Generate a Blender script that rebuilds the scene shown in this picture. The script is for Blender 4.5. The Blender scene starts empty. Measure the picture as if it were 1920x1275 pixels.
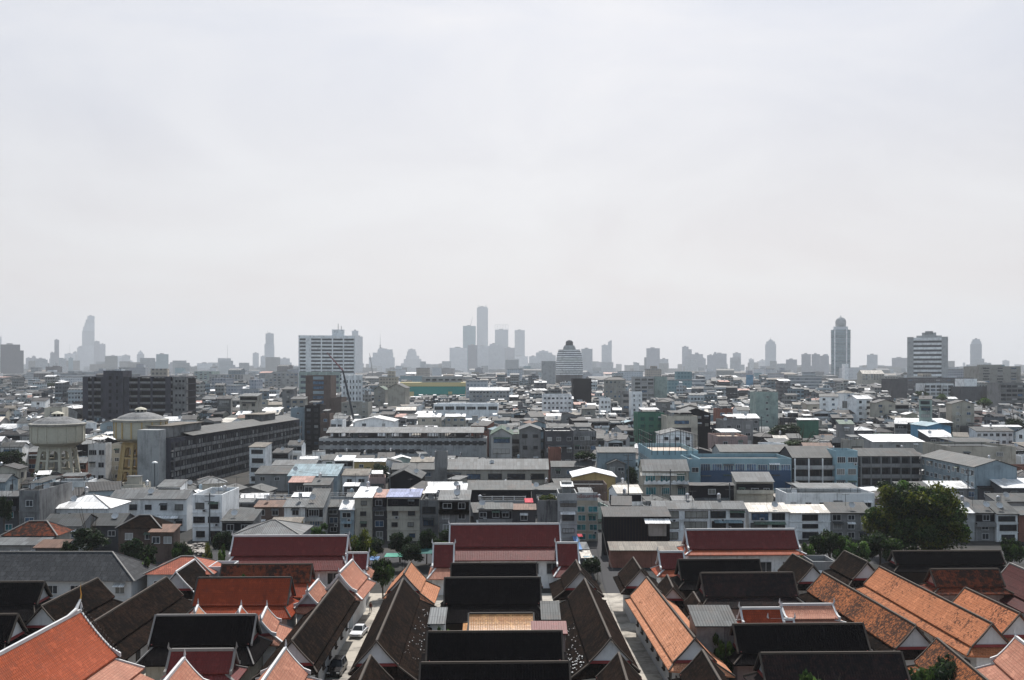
import bpy, math, random
import numpy as np
from mathutils import Vector, Matrix
R = math.radians
rnd = random.Random(7)
SC = bpy.context.scene
COL = SC.collection

# ------------------------------------------------------------------ camera, sky, sun, exposure
H, F, HZ = 38.0, 1867.0, 695.0          # camera height (m), focal length in photo pixels, horizon row
cam_d = bpy.data.cameras.new("camera"); cam = bpy.data.objects.new("camera", cam_d); COL.objects.link(cam)
cam_d.sensor_width = 36; cam_d.lens = 36 * F / 1920; cam_d.shift_y = (HZ - 637.5) / 1920
cam_d.clip_start = 1; cam_d.clip_end = 40000
cam.location = (0, 0, H); cam.rotation_euler = (R(90), 0, 0)
SC.camera = cam
SUN_EL, SUN_AZ = 50.0, 6.0              # azimuth in degrees to the right of the view
W = bpy.data.worlds.new("World"); SC.world = W; W.use_nodes = True
nt = W.node_tree; nt.nodes.clear()
def wn(t, **k):
    n = nt.nodes.new(t)
    for a, b in k.items(): setattr(n, a, b)
    return n
out = wn('ShaderNodeOutputWorld'); bg = wn('ShaderNodeBackground'); bg.inputs['Strength'].default_value = 0.1
sky = wn('ShaderNodeTexSky', sky_type='NISHITA', sun_disc=False)
sky.sun_elevation = R(SUN_EL); sky.sun_rotation = R(SUN_AZ); sky.dust_density = 4; sky.air_density = 1.0; sky.altitude = 30
tc = wn('ShaderNodeTexCoord'); sep = wn('ShaderNodeSeparateXYZ')
nt.links.new(tc.outputs['Generated'], sep.inputs[0])
# veil of thin cloud: milky colour by height above the horizon, broken by a stretched noise
ramp = wn('ShaderNodeValToRGB')
cr = ramp.color_ramp; cr.elements[0].position = 0.0; cr.elements[0].color = (.83, .745, .745, 1)
cr.elements[1].position = .45; cr.elements[1].color = (.61, .69, .83, 1)
e = cr.elements.new(.18); e.color = (.75, .735, .76, 1)
nt.links.new(sep.outputs['Z'], ramp.inputs[0])
mp = wn('ShaderNodeMapping'); mp.inputs['Scale'].default_value = (1.8, 1.8, 5.0); mp.inputs['Rotation'].default_value = (.2, .25, 0)
nz = wn('ShaderNodeTexNoise'); nz.inputs['Scale'].default_value = 1.5; nz.inputs['Detail'].default_value = 6; nz.inputs['Roughness'].default_value = .55; nz.inputs['Distortion'].default_value = .6
nt.links.new(tc.outputs['Generated'], mp.inputs[0]); nt.links.new(mp.outputs[0], nz.inputs['Vector'])
r2 = wn('ShaderNodeValToRGB'); r2.color_ramp.elements[0].position = .38; r2.color_ramp.elements[1].position = .62
r2.color_ramp.elements[0].color = (0, 0, 0, 1); r2.color_ramp.elements[1].color = (.8, .8, .8, 1)
nt.links.new(nz.outputs[0], r2.inputs[0])
mc = wn('ShaderNodeMix', data_type='RGBA'); mc.inputs[7].default_value = (.88, .875, .89, 1)
nt.links.new(r2.outputs[0], mc.inputs[0]); nt.links.new(ramp.outputs[0], mc.inputs[6])
sc10 = wn('ShaderNodeVectorMath', operation='SCALE'); sc10.inputs['Scale'].default_value = 10 * 0.725
nt.links.new(mc.outputs[2], sc10.inputs[0])
mx = wn('ShaderNodeMix', data_type='RGBA'); mx.inputs[0].default_value = .82
nt.links.new(sky.outputs[0], mx.inputs[6]); nt.links.new(sc10.outputs[0], mx.inputs[7])
# the sky is brightest towards the sun and falls off behind the camera
mr = wn('ShaderNodeMapRange', interpolation_type='SMOOTHSTEP'); nt.links.new(sep.outputs['Y'], mr.inputs[0])
mr.inputs[1].default_value = -.35; mr.inputs[2].default_value = .72; mr.inputs[3].default_value = 0; mr.inputs[4].default_value = 1
fall = wn('ShaderNodeMix', data_type='RGBA'); fall.inputs[6].default_value = (.70, .82, .90, 1); fall.inputs[7].default_value = (1, 1, 1, 1); nt.links.new(mr.outputs[0], fall.inputs[0])
mm = wn('ShaderNodeMix', data_type='RGBA', blend_type='MULTIPLY'); mm.inputs[0].default_value = 1; nt.links.new(mx.outputs[2], mm.inputs[6]); nt.links.new(fall.outputs[2], mm.inputs[7])
nt.links.new(mm.outputs[2], bg.inputs['Color']); nt.links.new(bg.outputs[0], out.inputs['Surface'])
sd = bpy.data.lights.new("sun", 'SUN'); sd.energy = 4.9; sd.angle = R(.6); sd.color = (1, .965, .92)
sun = bpy.data.objects.new("sun", sd); COL.objects.link(sun)
sv = Vector((math.sin(R(SUN_AZ)) * math.cos(R(SUN_EL)), math.cos(R(SUN_AZ)) * math.cos(R(SUN_EL)), math.sin(R(SUN_EL))))
sun.rotation_euler = sv.to_track_quat('Z', 'Y').to_euler(); sun.location = (0, 0, 300)
vs = SC.view_settings; vs.view_transform = 'Standard'; vs.look = 'None'; vs.exposure = 0.38; vs.gamma = 1
SC.cycles.use_denoising = True
SC.cycles.max_bounces = 5; SC.cycles.diffuse_bounces = 2; SC.cycles.glossy_bounces = 2; SC.cycles.volume_bounces = 2
SC.cycles.transparent_max_bounces = 6; SC.cycles.caustics_reflective = False; SC.cycles.caustics_refractive = False

# ------------------------------------------------------------------ measuring: photo pixel -> place
def gp(px, py, z=0.0):
    d = (H - z) * F / (py - HZ); return Vector(((px - 960) / F * d, d, z))
def at(px, py, d): return Vector(((px - 960) / F * d, d, H - (py - HZ) / F * d))
def zof(py, d): return H - (py - HZ) / F * d
def xof(px, d): return (px - 960) / F * d
def pxof(X, d): return 960 + X * F / d
def pyof(z, d): return HZ + (H - z) * F / d

# ------------------------------------------------------------------ materials
MATS = {}
class NB:
    def __init__(s, name):
        s.m = bpy.data.materials.new(name); s.m.use_nodes = True; s.t = s.m.node_tree
        s.b = s.t.nodes['Principled BSDF']; s.b.inputs['Specular IOR Level'].default_value = .12
    def n(s, t, **k):
        q = s.t.nodes.new(t)
        for a, b in k.items():
            if a in q.inputs: q.inputs[a].default_value = b
            else: setattr(q, a, b)
        return q
    def l(s, a, b): s.t.links.new(a, b)
    def math(s, op, a, b=None, c=None):
        q = s.t.nodes.new('ShaderNodeMath'); q.operation = op
        for i, v in enumerate((a, b, c)):
            if v is None: continue
            if hasattr(v, 'default_value'): s.l(v, q.inputs[i])
            else: q.inputs[i].default_value = v
        return q.outputs[0]
    def mix(s, f, a, b, mode='MIX'):
        q = s.t.nodes.new('ShaderNodeMix'); q.data_type = 'RGBA'; q.blend_type = mode
        for i, v in ((0, f), (6, a), (7, b)):
            if hasattr(v, 'default_value'): s.l(v, q.inputs[i])
            elif i == 0: q.inputs[0].default_value = v
            else: q.inputs[i].default_value = (*v, 1)
        return q.outputs[2]
    def noise(s, vec, scale, detail=4, rough=.6):
        q = s.n('ShaderNodeTexNoise'); q.inputs['Scale'].default_value = scale; q.inputs['Detail'].default_value = detail
        q.inputs['Roughness'].default_value = rough; s.l(vec, q.inputs['Vector']); return q.outputs[0]
    def step(s, v, a, b):
        q = s.n('ShaderNodeMapRange'); q.interpolation_type = 'SMOOTHSTEP'; s.l(v, q.inputs[0])
        q.inputs[1].default_value = a; q.inputs[2].default_value = b; return q.outputs[0]
def grey(c): return sum(c) / 3
def coords(b, seed=True):
    tc = b.n('ShaderNodeTexCoord'); oi = b.n('ShaderNodeObjectInfo')
    add = b.n('ShaderNodeVectorMath', operation='ADD'); mul = b.n('ShaderNodeVectorMath', operation='SCALE')
    cmb = b.n('ShaderNodeCombineXYZ')
    for i in range(3): b.l(oi.outputs['Random'], cmb.inputs[i])
    b.l(cmb.outputs[0], mul.inputs[0]); mul.inputs['Scale'].default_value = 57.0
    b.l(tc.outputs['Object'], add.inputs[0]); b.l(mul.outputs[0], add.inputs[1])
    return tc, add.outputs[0], oi.outputs['Random']
def vary(b, col, rand, amt):
    f = b.math('MULTIPLY_ADD', rand, amt, 1 - amt / 2)
    q = b.n('ShaderNodeVectorMath', operation='SCALE'); b.l(col, q.inputs[0]); b.l(f, q.inputs['Scale']); return q.outputs[0]
def wall_mat(name, col, dirt=.45, rough=.85, vamt=.25, streak=.6):
    b = NB(name); tc, vec, rand = coords(b)
    n1 = b.noise(vec, .25, 5); mp = b.n('ShaderNodeMapping'); mp.inputs['Scale'].default_value = (1.6, 1.6, .13); b.l(vec, mp.inputs[0])
    n2 = b.noise(mp.outputs[0], 1.0, 5, .7)
    d = b.math('MULTIPLY', b.step(n1, .42, .75), dirt); d2 = b.math('MULTIPLY', b.step(n2, .5, .78), streak * dirt * 1.5)
    dk = tuple(c * .32 + .005 for c in col)
    c = b.mix(d, col, dk); c = b.mix(d2, c, tuple(x * .7 for x in dk))
    fine = b.noise(vec, 3.0, 3); c = b.mix(b.math('MULTIPLY', b.step(fine, .35, .7), .18), c, tuple(x * 1.25 for x in col))
    c = vary(b, c, rand, vamt); b.l(c, b.b.inputs['Base Color']); b.b.inputs['Roughness'].default_value = rough; b.b.inputs['Specular IOR Level'].default_value = .1
    return b.m
def corr_mat(name, col, rust=(.16, .09, .06), ra=.3, rough=.6, vamt=.3, pitch=.35, metal=0):
    b = NB(name); tc, vec, rand = coords(b); uv = tc.outputs['UV']
    su = b.n('ShaderNodeSeparateXYZ'); b.l(uv, su.inputs[0])
    # sheets of roofing 1.1 m x 2.6 m, each a little different, and stains
    br = b.n('ShaderNodeTexBrick'); b.l(uv, br.inputs['Vector']); br.inputs['Scale'].default_value = 1
    br.inputs['Brick Width'].default_value = 1.1; br.inputs['Row Height'].default_value = 2.6; br.inputs['Mortar Size'].default_value = .03
    br.inputs['Color1'].default_value = (*[c * 1.3 for c in col], 1); br.inputs['Color2'].default_value = (*[c * .68 for c in col], 1); br.inputs['Mortar'].default_value = (*[c * .45 for c in col], 1)
    br.offset = 0
    n1 = b.noise(vec, .35, 6, .65); mp = b.n('ShaderNodeMapping'); mp.inputs['Scale'].default_value = (2.2, .25, 1); b.l(uv, mp.inputs[0])
    n2 = b.noise(mp.outputs[0], 1.0, 5, .7)
    c = b.mix(b.math('MULTIPLY', b.step(n1, .48, .72), ra), br.outputs[0], rust)
    c = b.mix(b.math('MULTIPLY', b.step(n2, .45, .7), .6), c, tuple(x * .35 for x in col))
    wv = b.math('SINE', b.math('MULTIPLY', su.outputs[0], 2 * math.pi / pitch))
    c = b.mix(b.math('MULTIPLY', b.step(wv, -.6, .9), .22), c, tuple(x * .5 for x in col))
    c = vary(b, c, rand, vamt); b.l(c, b.b.inputs['Base Color'])
    bp = b.n('ShaderNodeBump'); bp.inputs['Strength'].default_value = .35; bp.inputs['Distance'].default_value = .05; b.l(wv, bp.inputs['Height']); b.l(bp.outputs[0], b.b.inputs['Normal'])
    b.b.inputs['Roughness'].default_value = rough; b.b.inputs['Metallic'].default_value = metal
    return b.m
def tile_mat(name, col, col2, moss, mamt=.3, mscale=1.2, mthr=(.55, .62), rough=.75, spec=.07, rows=.3, vamt=.15, spots=.0, mort=.025, bw=.3):
    b = NB(name); tc, vec, rand = coords(b); uv = tc.outputs['UV']
    br = b.n('ShaderNodeTexBrick'); b.l(uv, br.inputs['Vector']); br.inputs['Scale'].default_value = 1
    br.inputs['Brick Width'].default_value = bw; br.inputs['Row Height'].default_value = rows; br.inputs['Mortar Size'].default_value = mort
    br.inputs['Color1'].default_value = (*col, 1); br.inputs['Color2'].default_value = (*col2, 1); br.inputs['Mortar'].default_value = (*[c * .5 for c in col], 1)
    n0 = b.noise(vec, .5, 5, .6); c = b.mix(b.math('MULTIPLY', b.step(n0, .4, .7), .45), br.outputs[0], col2)
    ms_ = b.n('ShaderNodeMapping'); ms_.inputs['Scale'].default_value = (1.6, .16, 1); b.l(uv, ms_.inputs[0]); n4 = b.noise(ms_.outputs[0], 1.0, 5, .7)
    c = b.mix(b.math('MULTIPLY', b.step(n4, .46, .72), .55), c, tuple(x * .45 for x in col))
    n5 = b.noise(vec, .9, 2); c = b.mix(b.math('MULTIPLY', b.step(n5, .60, .63), .22), c, tuple(min(1, x * 1.7 + .01) for x in col))
    n1 = b.noise(vec, mscale, 7, .75); nl = b.noise(vec, .16, 2)
    m = b.math('MULTIPLY', b.step(b.math('ADD', n1, b.math('MULTIPLY_ADD', nl, .35, -.175)), *mthr), mamt)
    c = b.mix(m, c, moss)
    if spots:
        n3 = b.noise(vec, 4.5, 3, .7); c = b.mix(b.math('MULTIPLY', b.step(n3, .58, .66), spots), c, tuple(x * .8 for x in moss))
    c = vary(b, c, rand, vamt); b.l(c, b.b.inputs['Base Color'])
    su = b.n('ShaderNodeSeparateXYZ'); b.l(uv, su.inputs[0])
    saw = b.math('FRACT', b.math('DIVIDE', su.outputs[1], rows)); rip = b.math('SINE', b.math('MULTIPLY', su.outputs[0], 2 * math.pi / .3))
    bp = b.n('ShaderNodeBump'); bp.inputs['Strength'].default_value = .6; bp.inputs['Distance'].default_value = .05
    b.l(b.math('ADD', b.math('MULTIPLY', saw, .8), b.math('ADD', b.math('MULTIPLY', rip, .3), n1)), bp.inputs['Height']); b.l(bp.outputs[0], b.b.inputs['Normal'])
    b.b.inputs['Roughness'].default_value = rough; b.b.inputs['Specular IOR Level'].default_value = spec
    return b.m
def plain_mat(name, col, rough=.6, metal=0, vamt=0.0, spec=.3):
    b = NB(name); tc, vec, rand = coords(b); n1 = b.noise(vec, 1.3, 4)
    c = b.mix(b.math('MULTIPLY', b.step(n1, .4, .75), .3), col, tuple(x * .6 for x in col)); c = vary(b, c, rand, vamt)
    b.l(c, b.b.inputs['Base Color']); b.b.inputs['Roughness'].default_value = rough; b.b.inputs['Metallic'].default_value = metal; b.b.inputs['Specular IOR Level'].default_value = spec
    return b.m
def glass_mat(name, col, rough=.15):
    b = NB(name); tc, vec, rand = coords(b); n1 = b.noise(vec, .8, 2)
    c = b.mix(b.step(n1, .35, .7), col, tuple(x * 2.2 + .01 for x in col)); c = vary(b, c, rand, .9)
    b.l(c, b.b.inputs['Base Color']); b.b.inputs['Roughness'].default_value = rough; b.b.inputs['Specular IOR Level'].default_value = .3
    return b.m
def facade_mat(name, wall, win, fh=3.4, fw=3.0, wv=.5, wu=.62, band=False, vamt=.3):
    """Distant wall: storeys of windows laid out in metres on the wall itself."""
    b = NB(name); tc, vec, rand = coords(b); su = b.n('ShaderNodeSeparateXYZ'); b.l(tc.outputs['UV'], su.inputs[0])
    fv = b.math('FRACT', b.math('DIVIDE', su.outputs[1], fh)); fu = b.math('FRACT', b.math('DIVIDE', su.outputs[0], fw))
    iv = b.math('MULTIPLY', b.math('GREATER_THAN', fv, .5 - wv / 2), b.math('LESS_THAN', fv, .5 + wv / 2))
    if not band: iv = b.math('MULTIPLY', iv, b.math('MULTIPLY', b.math('GREATER_THAN', fu, .5 - wu / 2), b.math('LESS_THAN', fu, .5 + wu / 2)))
    wn_ = b.n('ShaderNodeTexWhiteNoise'); fl = b.n('ShaderNodeCombineXYZ')
    b.l(b.math('FLOOR', b.math('DIVIDE', su.outputs[0], fw)), fl.inputs[0]); b.l(b.math('FLOOR', b.math('DIVIDE', su.outputs[1], fh)), fl.inputs[1]); b.l(fl.outputs[0], wn_.inputs['Vector'])
    wc = b.mix(b.math('MULTIPLY', wn_.outputs['Value'], .45), win, wall)
    n1 = b.noise(vec, .06, 4); wl = b.mix(b.math('MULTIPLY', b.step(n1, .4, .7), .3), wall, tuple(x * .6 for x in wall))
    c = b.mix(iv, wl, wc); c = vary(b, c, rand, vamt); b.l(c, b.b.inputs['Base Color']); b.b.inputs['Roughness'].default_value = .7
    return b.m

WALLC = {'white': (.80, .81, .81), 'cream': (.50, .46, .37), 'grey': (.27, .27, .27), 'pale grey': (.42, .43, .43), 'pale blue': (.30, .40, .46),
         'yellow': (.52, .36, .10), 'beige': (.38, .36, .31), 'dark grey': (.10, .10, .11), 'mint': (.36, .48, .43), 'brown': (.15, .10, .08),
         'pink': (.45, .30, .27), 'green': (.05, .20, .13), 'blue': (.12, .28, .42), 'brick red': (.30, .11, .07)}
def mute(c, s, f): g_ = grey(c); return tuple((g_ + (x - g_) * s) * f for x in c)
for k, c in WALLC.items(): MATS['w:' + k] = wall_mat('wall_' + k.replace(' ', '_'), c if k in ('white', 'blue') else mute(c, .75, .85), dirt=.65, streak=.8)
MATS['w:grimy'] = wall_mat('wall_grimy', (.20, .20, .20), dirt=.95, streak=1.0)
MATS['w:stained'] = wall_mat('wall_stained', (.42, .43, .44), dirt=.8, streak=.9)
MATS['w:concrete'] = wall_mat('wall_concrete', (.06, .06, .075), dirt=.8, streak=.8)
MATS['w:timber'] = wall_mat('wall_timber', (.030, .022, .019), dirt=.6)
MATS['w:black'] = wall_mat('wall_black', (.012, .012, .016), dirt=.5)
MATS['w:court blue'] = wall_mat('wall_court_blue', (.25, .37, .42), dirt=.35)
MATS['w:plaster'] = wall_mat('wall_plaster', (.52, .53, .54), dirt=.35)
ROOFC = {'grey corrugated': ((.078, .086, .088), .25), 'pale grey corrugated': ((.175, .185, .19), .2), 'white metal': ((.74, .73, .72), .12), 'dark corrugated': ((.045, .046, .05), .2),
         'rusty': ((.22, .11, .07), .6), 'salmon metal': ((.45, .24, .19), .25), 'pale blue metal': ((.30, .44, .50), .2), 'tan': ((.25, .215, .17), .3),
         'green metal': ((.12, .19, .14), .25), 'lavender metal': ((.34, .38, .60), .08), 'cream metal': ((.62, .56, .48), .15)}
for k, (c, ra) in ROOFC.items(): MATS['r:' + k] = corr_mat('roof_' + k.replace(' ', '_'), mute(c, .85, 1.0 if c[0] > .4 else .68), ra=ra)
T = lambda k, *a, **q: MATS.__setitem__('t:' + k, tile_mat('tiles_' + k, *a, **q))
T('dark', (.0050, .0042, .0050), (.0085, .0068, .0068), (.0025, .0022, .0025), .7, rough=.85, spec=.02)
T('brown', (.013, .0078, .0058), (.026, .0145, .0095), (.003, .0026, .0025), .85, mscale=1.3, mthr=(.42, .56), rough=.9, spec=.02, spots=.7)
T('peach', (.52, .245, .145), (.45, .19, .10), (.10, .04, .022), .9, mscale=2.6, mthr=(.60, .64), rough=.8, spots=.3)
T('orange', (.43, .170, .082), (.35, .125, .055), (.07, .028, .016), .92, mscale=2.2, mthr=(.56, .61), rough=.75, spots=.5)
T('orange_mossy', (.34, .12, .045), (.27, .088, .034), (.030, .016, .011), .95, mscale=2.6, mthr=(.44, .54), rough=.8, spots=.8)
T('rust_mottled', (.20, .05, .022), (.15, .04, .02), (.024, .016, .013), .95, mscale=1.3, mthr=(.42, .58), rough=.8, spots=.8)
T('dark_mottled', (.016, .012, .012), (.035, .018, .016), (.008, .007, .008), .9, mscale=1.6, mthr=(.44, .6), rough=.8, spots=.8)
T('rust', (.30, .052, .018), (.25, .045, .018), (.11, .028, .018), .5, mscale=.6, rough=.5)
T('maroon', (.135, .019, .016), (.115, .017, .015), (.09, .02, .018), .3, mscale=.5, rough=.45, spec=.16)
T('vermilion', (.33, .078, .034), (.27, .060, .026), (.17, .05, .028), .5, mscale=.4, rough=.5)
T('salmon', (.42, .20, .135), (.35, .15, .10), (.24, .09, .06), .5, mscale=.8, rough=.6)
T('gold', (.62, .31, .11), (.36, .14, .045), (.30, .12, .05), .25, rows=.36, rough=.4, spec=.3, mort=.09, bw=.5)
T('grey', (.055, .057, .061), (.038, .04, .044), (.02, .021, .023), .5, rough=.75, rows=1.1, mort=.07, bw=1.0)
T('striped', (.085, .020, .018), (.06, .016, .016), (.10, .04, .035), .3, rough=.6, rows=.8, mort=.08)
T('red_orange', (.42, .13, .08), (.36, .10, .06), (.20, .07, .05), .4, rough=.6, rows=.5, mort=.07)
P = lambda k, *a, **q: MATS.__setitem__(k, plain_mat(k.replace(' ', '_'), *a, **q))
P('trim white', (.50, .50, .50), .6); P('trim grey', (.20, .19, .18), .8); P('trim dark', (.05, .045, .04), .8); P('trim moss', (.065, .052, .042), .9)
P('red paint', (.20, .03, .03), .6); P('gold leaf', (.55, .30, .07), .35, .4); P('frame white', (.55, .55, .55), .5, vamt=.3); P('frame dark', (.05, .045, .045), .6)
P('concrete', (.085, .094, .10), .9, vamt=.2); P('steel', (.16, .17, .18), .45, .6); P('dark steel', (.03, .03, .035), .5, .3); P('tank steel', (.55, .56, .58), .25, .8)
P('tank white', (.65, .65, .63), .4); P('rubber', (.02, .02, .02), .8); P('car white', (.72, .73, .75), .25); P('car black', (.012, .012, .014), .2, spec=.6)
P('crane red', (.16, .05, .06), .5); P('crane dark', (.03, .035, .045), .5); P('wood dark', (.05, .035, .028), .8, vamt=.3); P('tank cream', (.50, .47, .38), .85)
P('tank ochre', (.50, .36, .17), .85); P('green net', (.015, .085, .075), .9); P('green cloth', (.05, .25, .18), .8); P('blue cloth', (.10, .20, .38), .8); P('red cloth', (.42, .03, .05), .8)
P('gold glass', (.03, .30, .26), .4); P('mustard', (.66, .55, .27), .7); P('lamp', (.7, .7, .68), .4); P('court floor', (.52, .42, .34), .9); P('skin', (.30, .17, .11), .6)
P('panel blue', (.02, .06, .13), .4); P('sign blue', (.02, .035, .08), .5); P('sign white', (.6, .6, .6), .5); P('debris', (.46, .42, .38), .9, vamt=.6); P('hair', (.01, .01, .01), .6)
MATS['glass'] = glass_mat('window_glass', (.009, .012, .016), .3); MATS['curtain'] = plain_mat('curtain', (.16, .16, .15), .9, vamt=.6); MATS['curtain pale'] = plain_mat('curtain_pale', (.32, .32, .31), .9, vamt=.5); MATS['glass blue'] = glass_mat('window_glass_blue', (.03, .06, .10)); MATS['glass teal'] = glass_mat('window_glass_teal', (.02, .09, .10))
FAC = {'f:pale': ((.50, .53, .56), (.20, .25, .29)), 'f:white': ((.68, .69, .70), (.26, .29, .33)), 'f:beige': ((.38, .34, .29), (.12, .12, .13)), 'f:teal': ((.22, .33, .36), (.10, .18, .21)),
       'f:dark': ((.09, .10, .12), (.03, .035, .045)), 'f:grey': ((.34, .36, .40), (.13, .15, .18))}  # skyline facades painted paler, part of the distance haze in their colour
for k, (a, c) in FAC.items(): MATS[k] = facade_mat('facade_' + k[2:], a, c)
MATS['f:band'] = facade_mat('facade_band', (.48, .49, .50), (.08, .10, .12), band=True, wv=.42)
MATS['f:glassband'] = facade_mat('facade_glassband', (.34, .44, .48), (.08, .14, .17), band=True, wv=.6)
LOWC = [(.46, .50, .52), (.22, .225, .22), (.11, .125, .14), (.30, .31, .30), (.17, .22, .25), (.04, .045, .055), (.14, .135, .14)]
for i, c in enumerate(LOWC): MATS['l:%d' % i] = facade_mat('low_facade_%d' % i, c, (.015, .018, .022), fh=3.2, fw=2.4 + .3 * i, wv=.5, wu=.66)

# ------------------------------------------------------------------ mesh builder
class MB:
    def __init__(s): s.v = []; s.f = []; s.mi = []
    def poly(s, pts, m=0):
        i = len(s.v); s.v += [tuple(p) for p in pts]; s.f.append(tuple(range(i, i + len(pts)))); s.mi.append(m)
    def hexa(s, p, m=0):            # p: 8 points, bottom four counter-clockwise then the top four
        i = len(s.v); s.v += [tuple(q) for q in p]
        for a in ((3, 2, 1, 0), (4, 5, 6, 7), (0, 1, 5, 4), (1, 2, 6, 5), (2, 3, 7, 6), (3, 0, 4, 7)):
            s.f.append(tuple(i + k for k in a)); s.mi.append(m)
    def box(s, x0, x1, y0, y1, z0, z1, m=0):
        s.hexa([(x0, y0, z0), (x1, y0, z0), (x1, y1, z0), (x0, y1, z0), (x0, y0, z1), (x1, y0, z1), (x1, y1, z1), (x0, y1, z1)], m)
    def bar(s, a, b, w, h=None, m=0):
        a, b = Vector(a), Vector(b); h = h or w; d = (b - a).normalized(); up = Vector((0, 0, 1)) if abs(d.z) < .9 else Vector((0, 1, 0))
        x = d.cross(up).normalized() * w / 2; y = x.cross(d).normalized() * h / 2
        s.hexa([a - x - y, a + x - y, a + x + y, a - x + y, b - x - y, b + x - y, b + x + y, b - x + y], m)
    def ring(s, prof, n=16, m=0, c=(0, 0), cap=True, sy=1.0):          # lathe of (radius, z)
        i = len(s.v)
        for r, z in prof:
            for k in range(n):
                a = 2 * math.pi * k / n; s.v.append((c[0] + r * math.cos(a), c[1] + r * sy * math.sin(a), z))
        for j in range(len(prof) - 1):
            for k in range(n):
                a = i + j * n + k; b = i + j * n + (k + 1) % n; s.f.append((a, b, b + n, a + n)); s.mi.append(m)
        if cap:
            j = i + (len(prof) - 1) * n; s.f.append(tuple(range(j, j + n))); s.mi.append(m)
            s.f.append(tuple(range(i + n - 1, i - 1, -1))); s.mi.append(m)
    def tube(s, pts, rad, n=6, m=0):
        i = len(s.v); pts = [Vector(p) for p in pts]
        for j, p in enumerate(pts):
            d = (pts[min(j + 1, len(pts) - 1)] - pts[max(j - 1, 0)]).normalized(); up = Vector((0, 0, 1)) if abs(d.z) < .9 else Vector((1, 0, 0))
            x = d.cross(up).normalized(); y = x.cross(d); r = rad[j] if isinstance(rad, (list, tuple)) else rad
            for k in range(n):
                a = 2 * math.pi * k / n; s.v.append(tuple(p + x * r * math.cos(a) + y * r * math.sin(a)))
        for j in range(len(pts) - 1):
            for k in range(n):
                a = i + j * n + k; b = i + j * n + (k + 1) % n; s.f.append((a, b, b + n, a + n)); s.mi.append(m)
        j = i + (len(pts) - 1) * n; s.f.append(tuple(range(j, j + n))); s.mi.append(m); s.f.append(tuple(range(i + n - 1, i - 1, -1))); s.mi.append(m)
    def slab(s, prof, y0, y1, th=.14, m=0, e0=0.0, e1=0.0, axis='y'):
        """roof sheet: profile [(x,z)...] swept from y0 to y1, thickness th downwards; e0/e1 lengthen the low end (hips)"""
        n = len(prof)
        def P_(x, y, z): return (x, y, z) if axis == 'y' else (y, x, z)
        for j in range(n - 1):
            (xa, za), (xb, zb) = prof[j], prof[j + 1]; fa, fb = j / (n - 1), (j + 1) / (n - 1)
            s.hexa([P_(xa, y0 - e0 * fa, za - th), P_(xb, y0 - e0 * fb, zb - th), P_(xb, y1 + e1 * fb, zb - th), P_(xa, y1 + e1 * fa, za - th),
                    P_(xa, y0 - e0 * fa, za), P_(xb, y0 - e0 * fb, zb), P_(xb, y1 + e1 * fb, zb), P_(xa, y1 + e1 * fa, za)], m)
    def mesh(s, name, mats, uv=True, smooth=False):
        me = bpy.data.meshes.new(name); me.from_pydata(s.v, [], s.f)
        for k in mats: me.materials.append(MATS[k] if isinstance(k, str) else k)
        me.polygons.foreach_set('material_index', s.mi)
        if smooth: me.polygons.foreach_set('use_smooth', [True] * len(s.f))
        if uv:
            me.update(); ul = me.uv_layers.new(name='UVMap')
            nl = len(me.loops); npo = len(me.polygons)
            nr = np.zeros(npo * 3); me.polygons.foreach_get('normal', nr); nr = nr.reshape(-1, 3)
            u = np.stack([-nr[:, 1], nr[:, 0], np.zeros(npo)], 1); L = np.linalg.norm(u, axis=1); flat = L < .05
            u[flat] = (1, 0, 0); L[flat] = 1; u /= L[:, None]; v = np.cross(nr, u); 
            lt = np.zeros(npo, int); me.polygons.foreach_get('loop_total', lt); li = np.zeros(nl, int); me.loops.foreach_get('vertex_index', li)
            co = np.zeros(len(me.vertices) * 3); me.vertices.foreach_get('co', co); co = co.reshape(-1, 3)[li]
            uu = np.repeat(u, lt, 0); vv = np.repeat(v, lt, 0)
            ul.data.foreach_set('uv', np.stack([(co * uu).sum(1), (co * vv).sum(1)], 1).ravel())
        return me
    def build(s, name, mats, parent=None, loc=None, rz=0, uv=True, smooth=False):
        if isinstance(mats, str): mats = [mats]
        return link(name, s.mesh(name, mats, uv, smooth), parent, loc, rz)
def link(name, me, parent=None, loc=None, rz=0):
    o = bpy.data.objects.new(name, me); COL.objects.link(o)
    if parent: o.parent = parent
    if loc is not None: o.location = loc
    if rz: o.rotation_euler = (0, 0, rz)
    return o
def tag(o, label=None, cat=None, group=None, kind=None):
    if label: o['label'] = label
    if cat: o['category'] = cat
    if group: o['group'] = group
    if kind: o['kind'] = kind
    return o
def thing(name, label, cat, loc=(0, 0, 0), rz=0, group=None):
    o = bpy.data.objects.new(name, None); COL.objects.link(o); o.location = loc; o.rotation_euler = (0, 0, rz); o.empty_display_size = 1
    return tag(o, label, cat, group)
def copy_tree(o, parent=None):
    c = o.copy(); COL.objects.link(c); c.parent = parent
    for ch in list(o.children): copy_tree(ch, c)
    return c
WCACHE = {}
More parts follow.
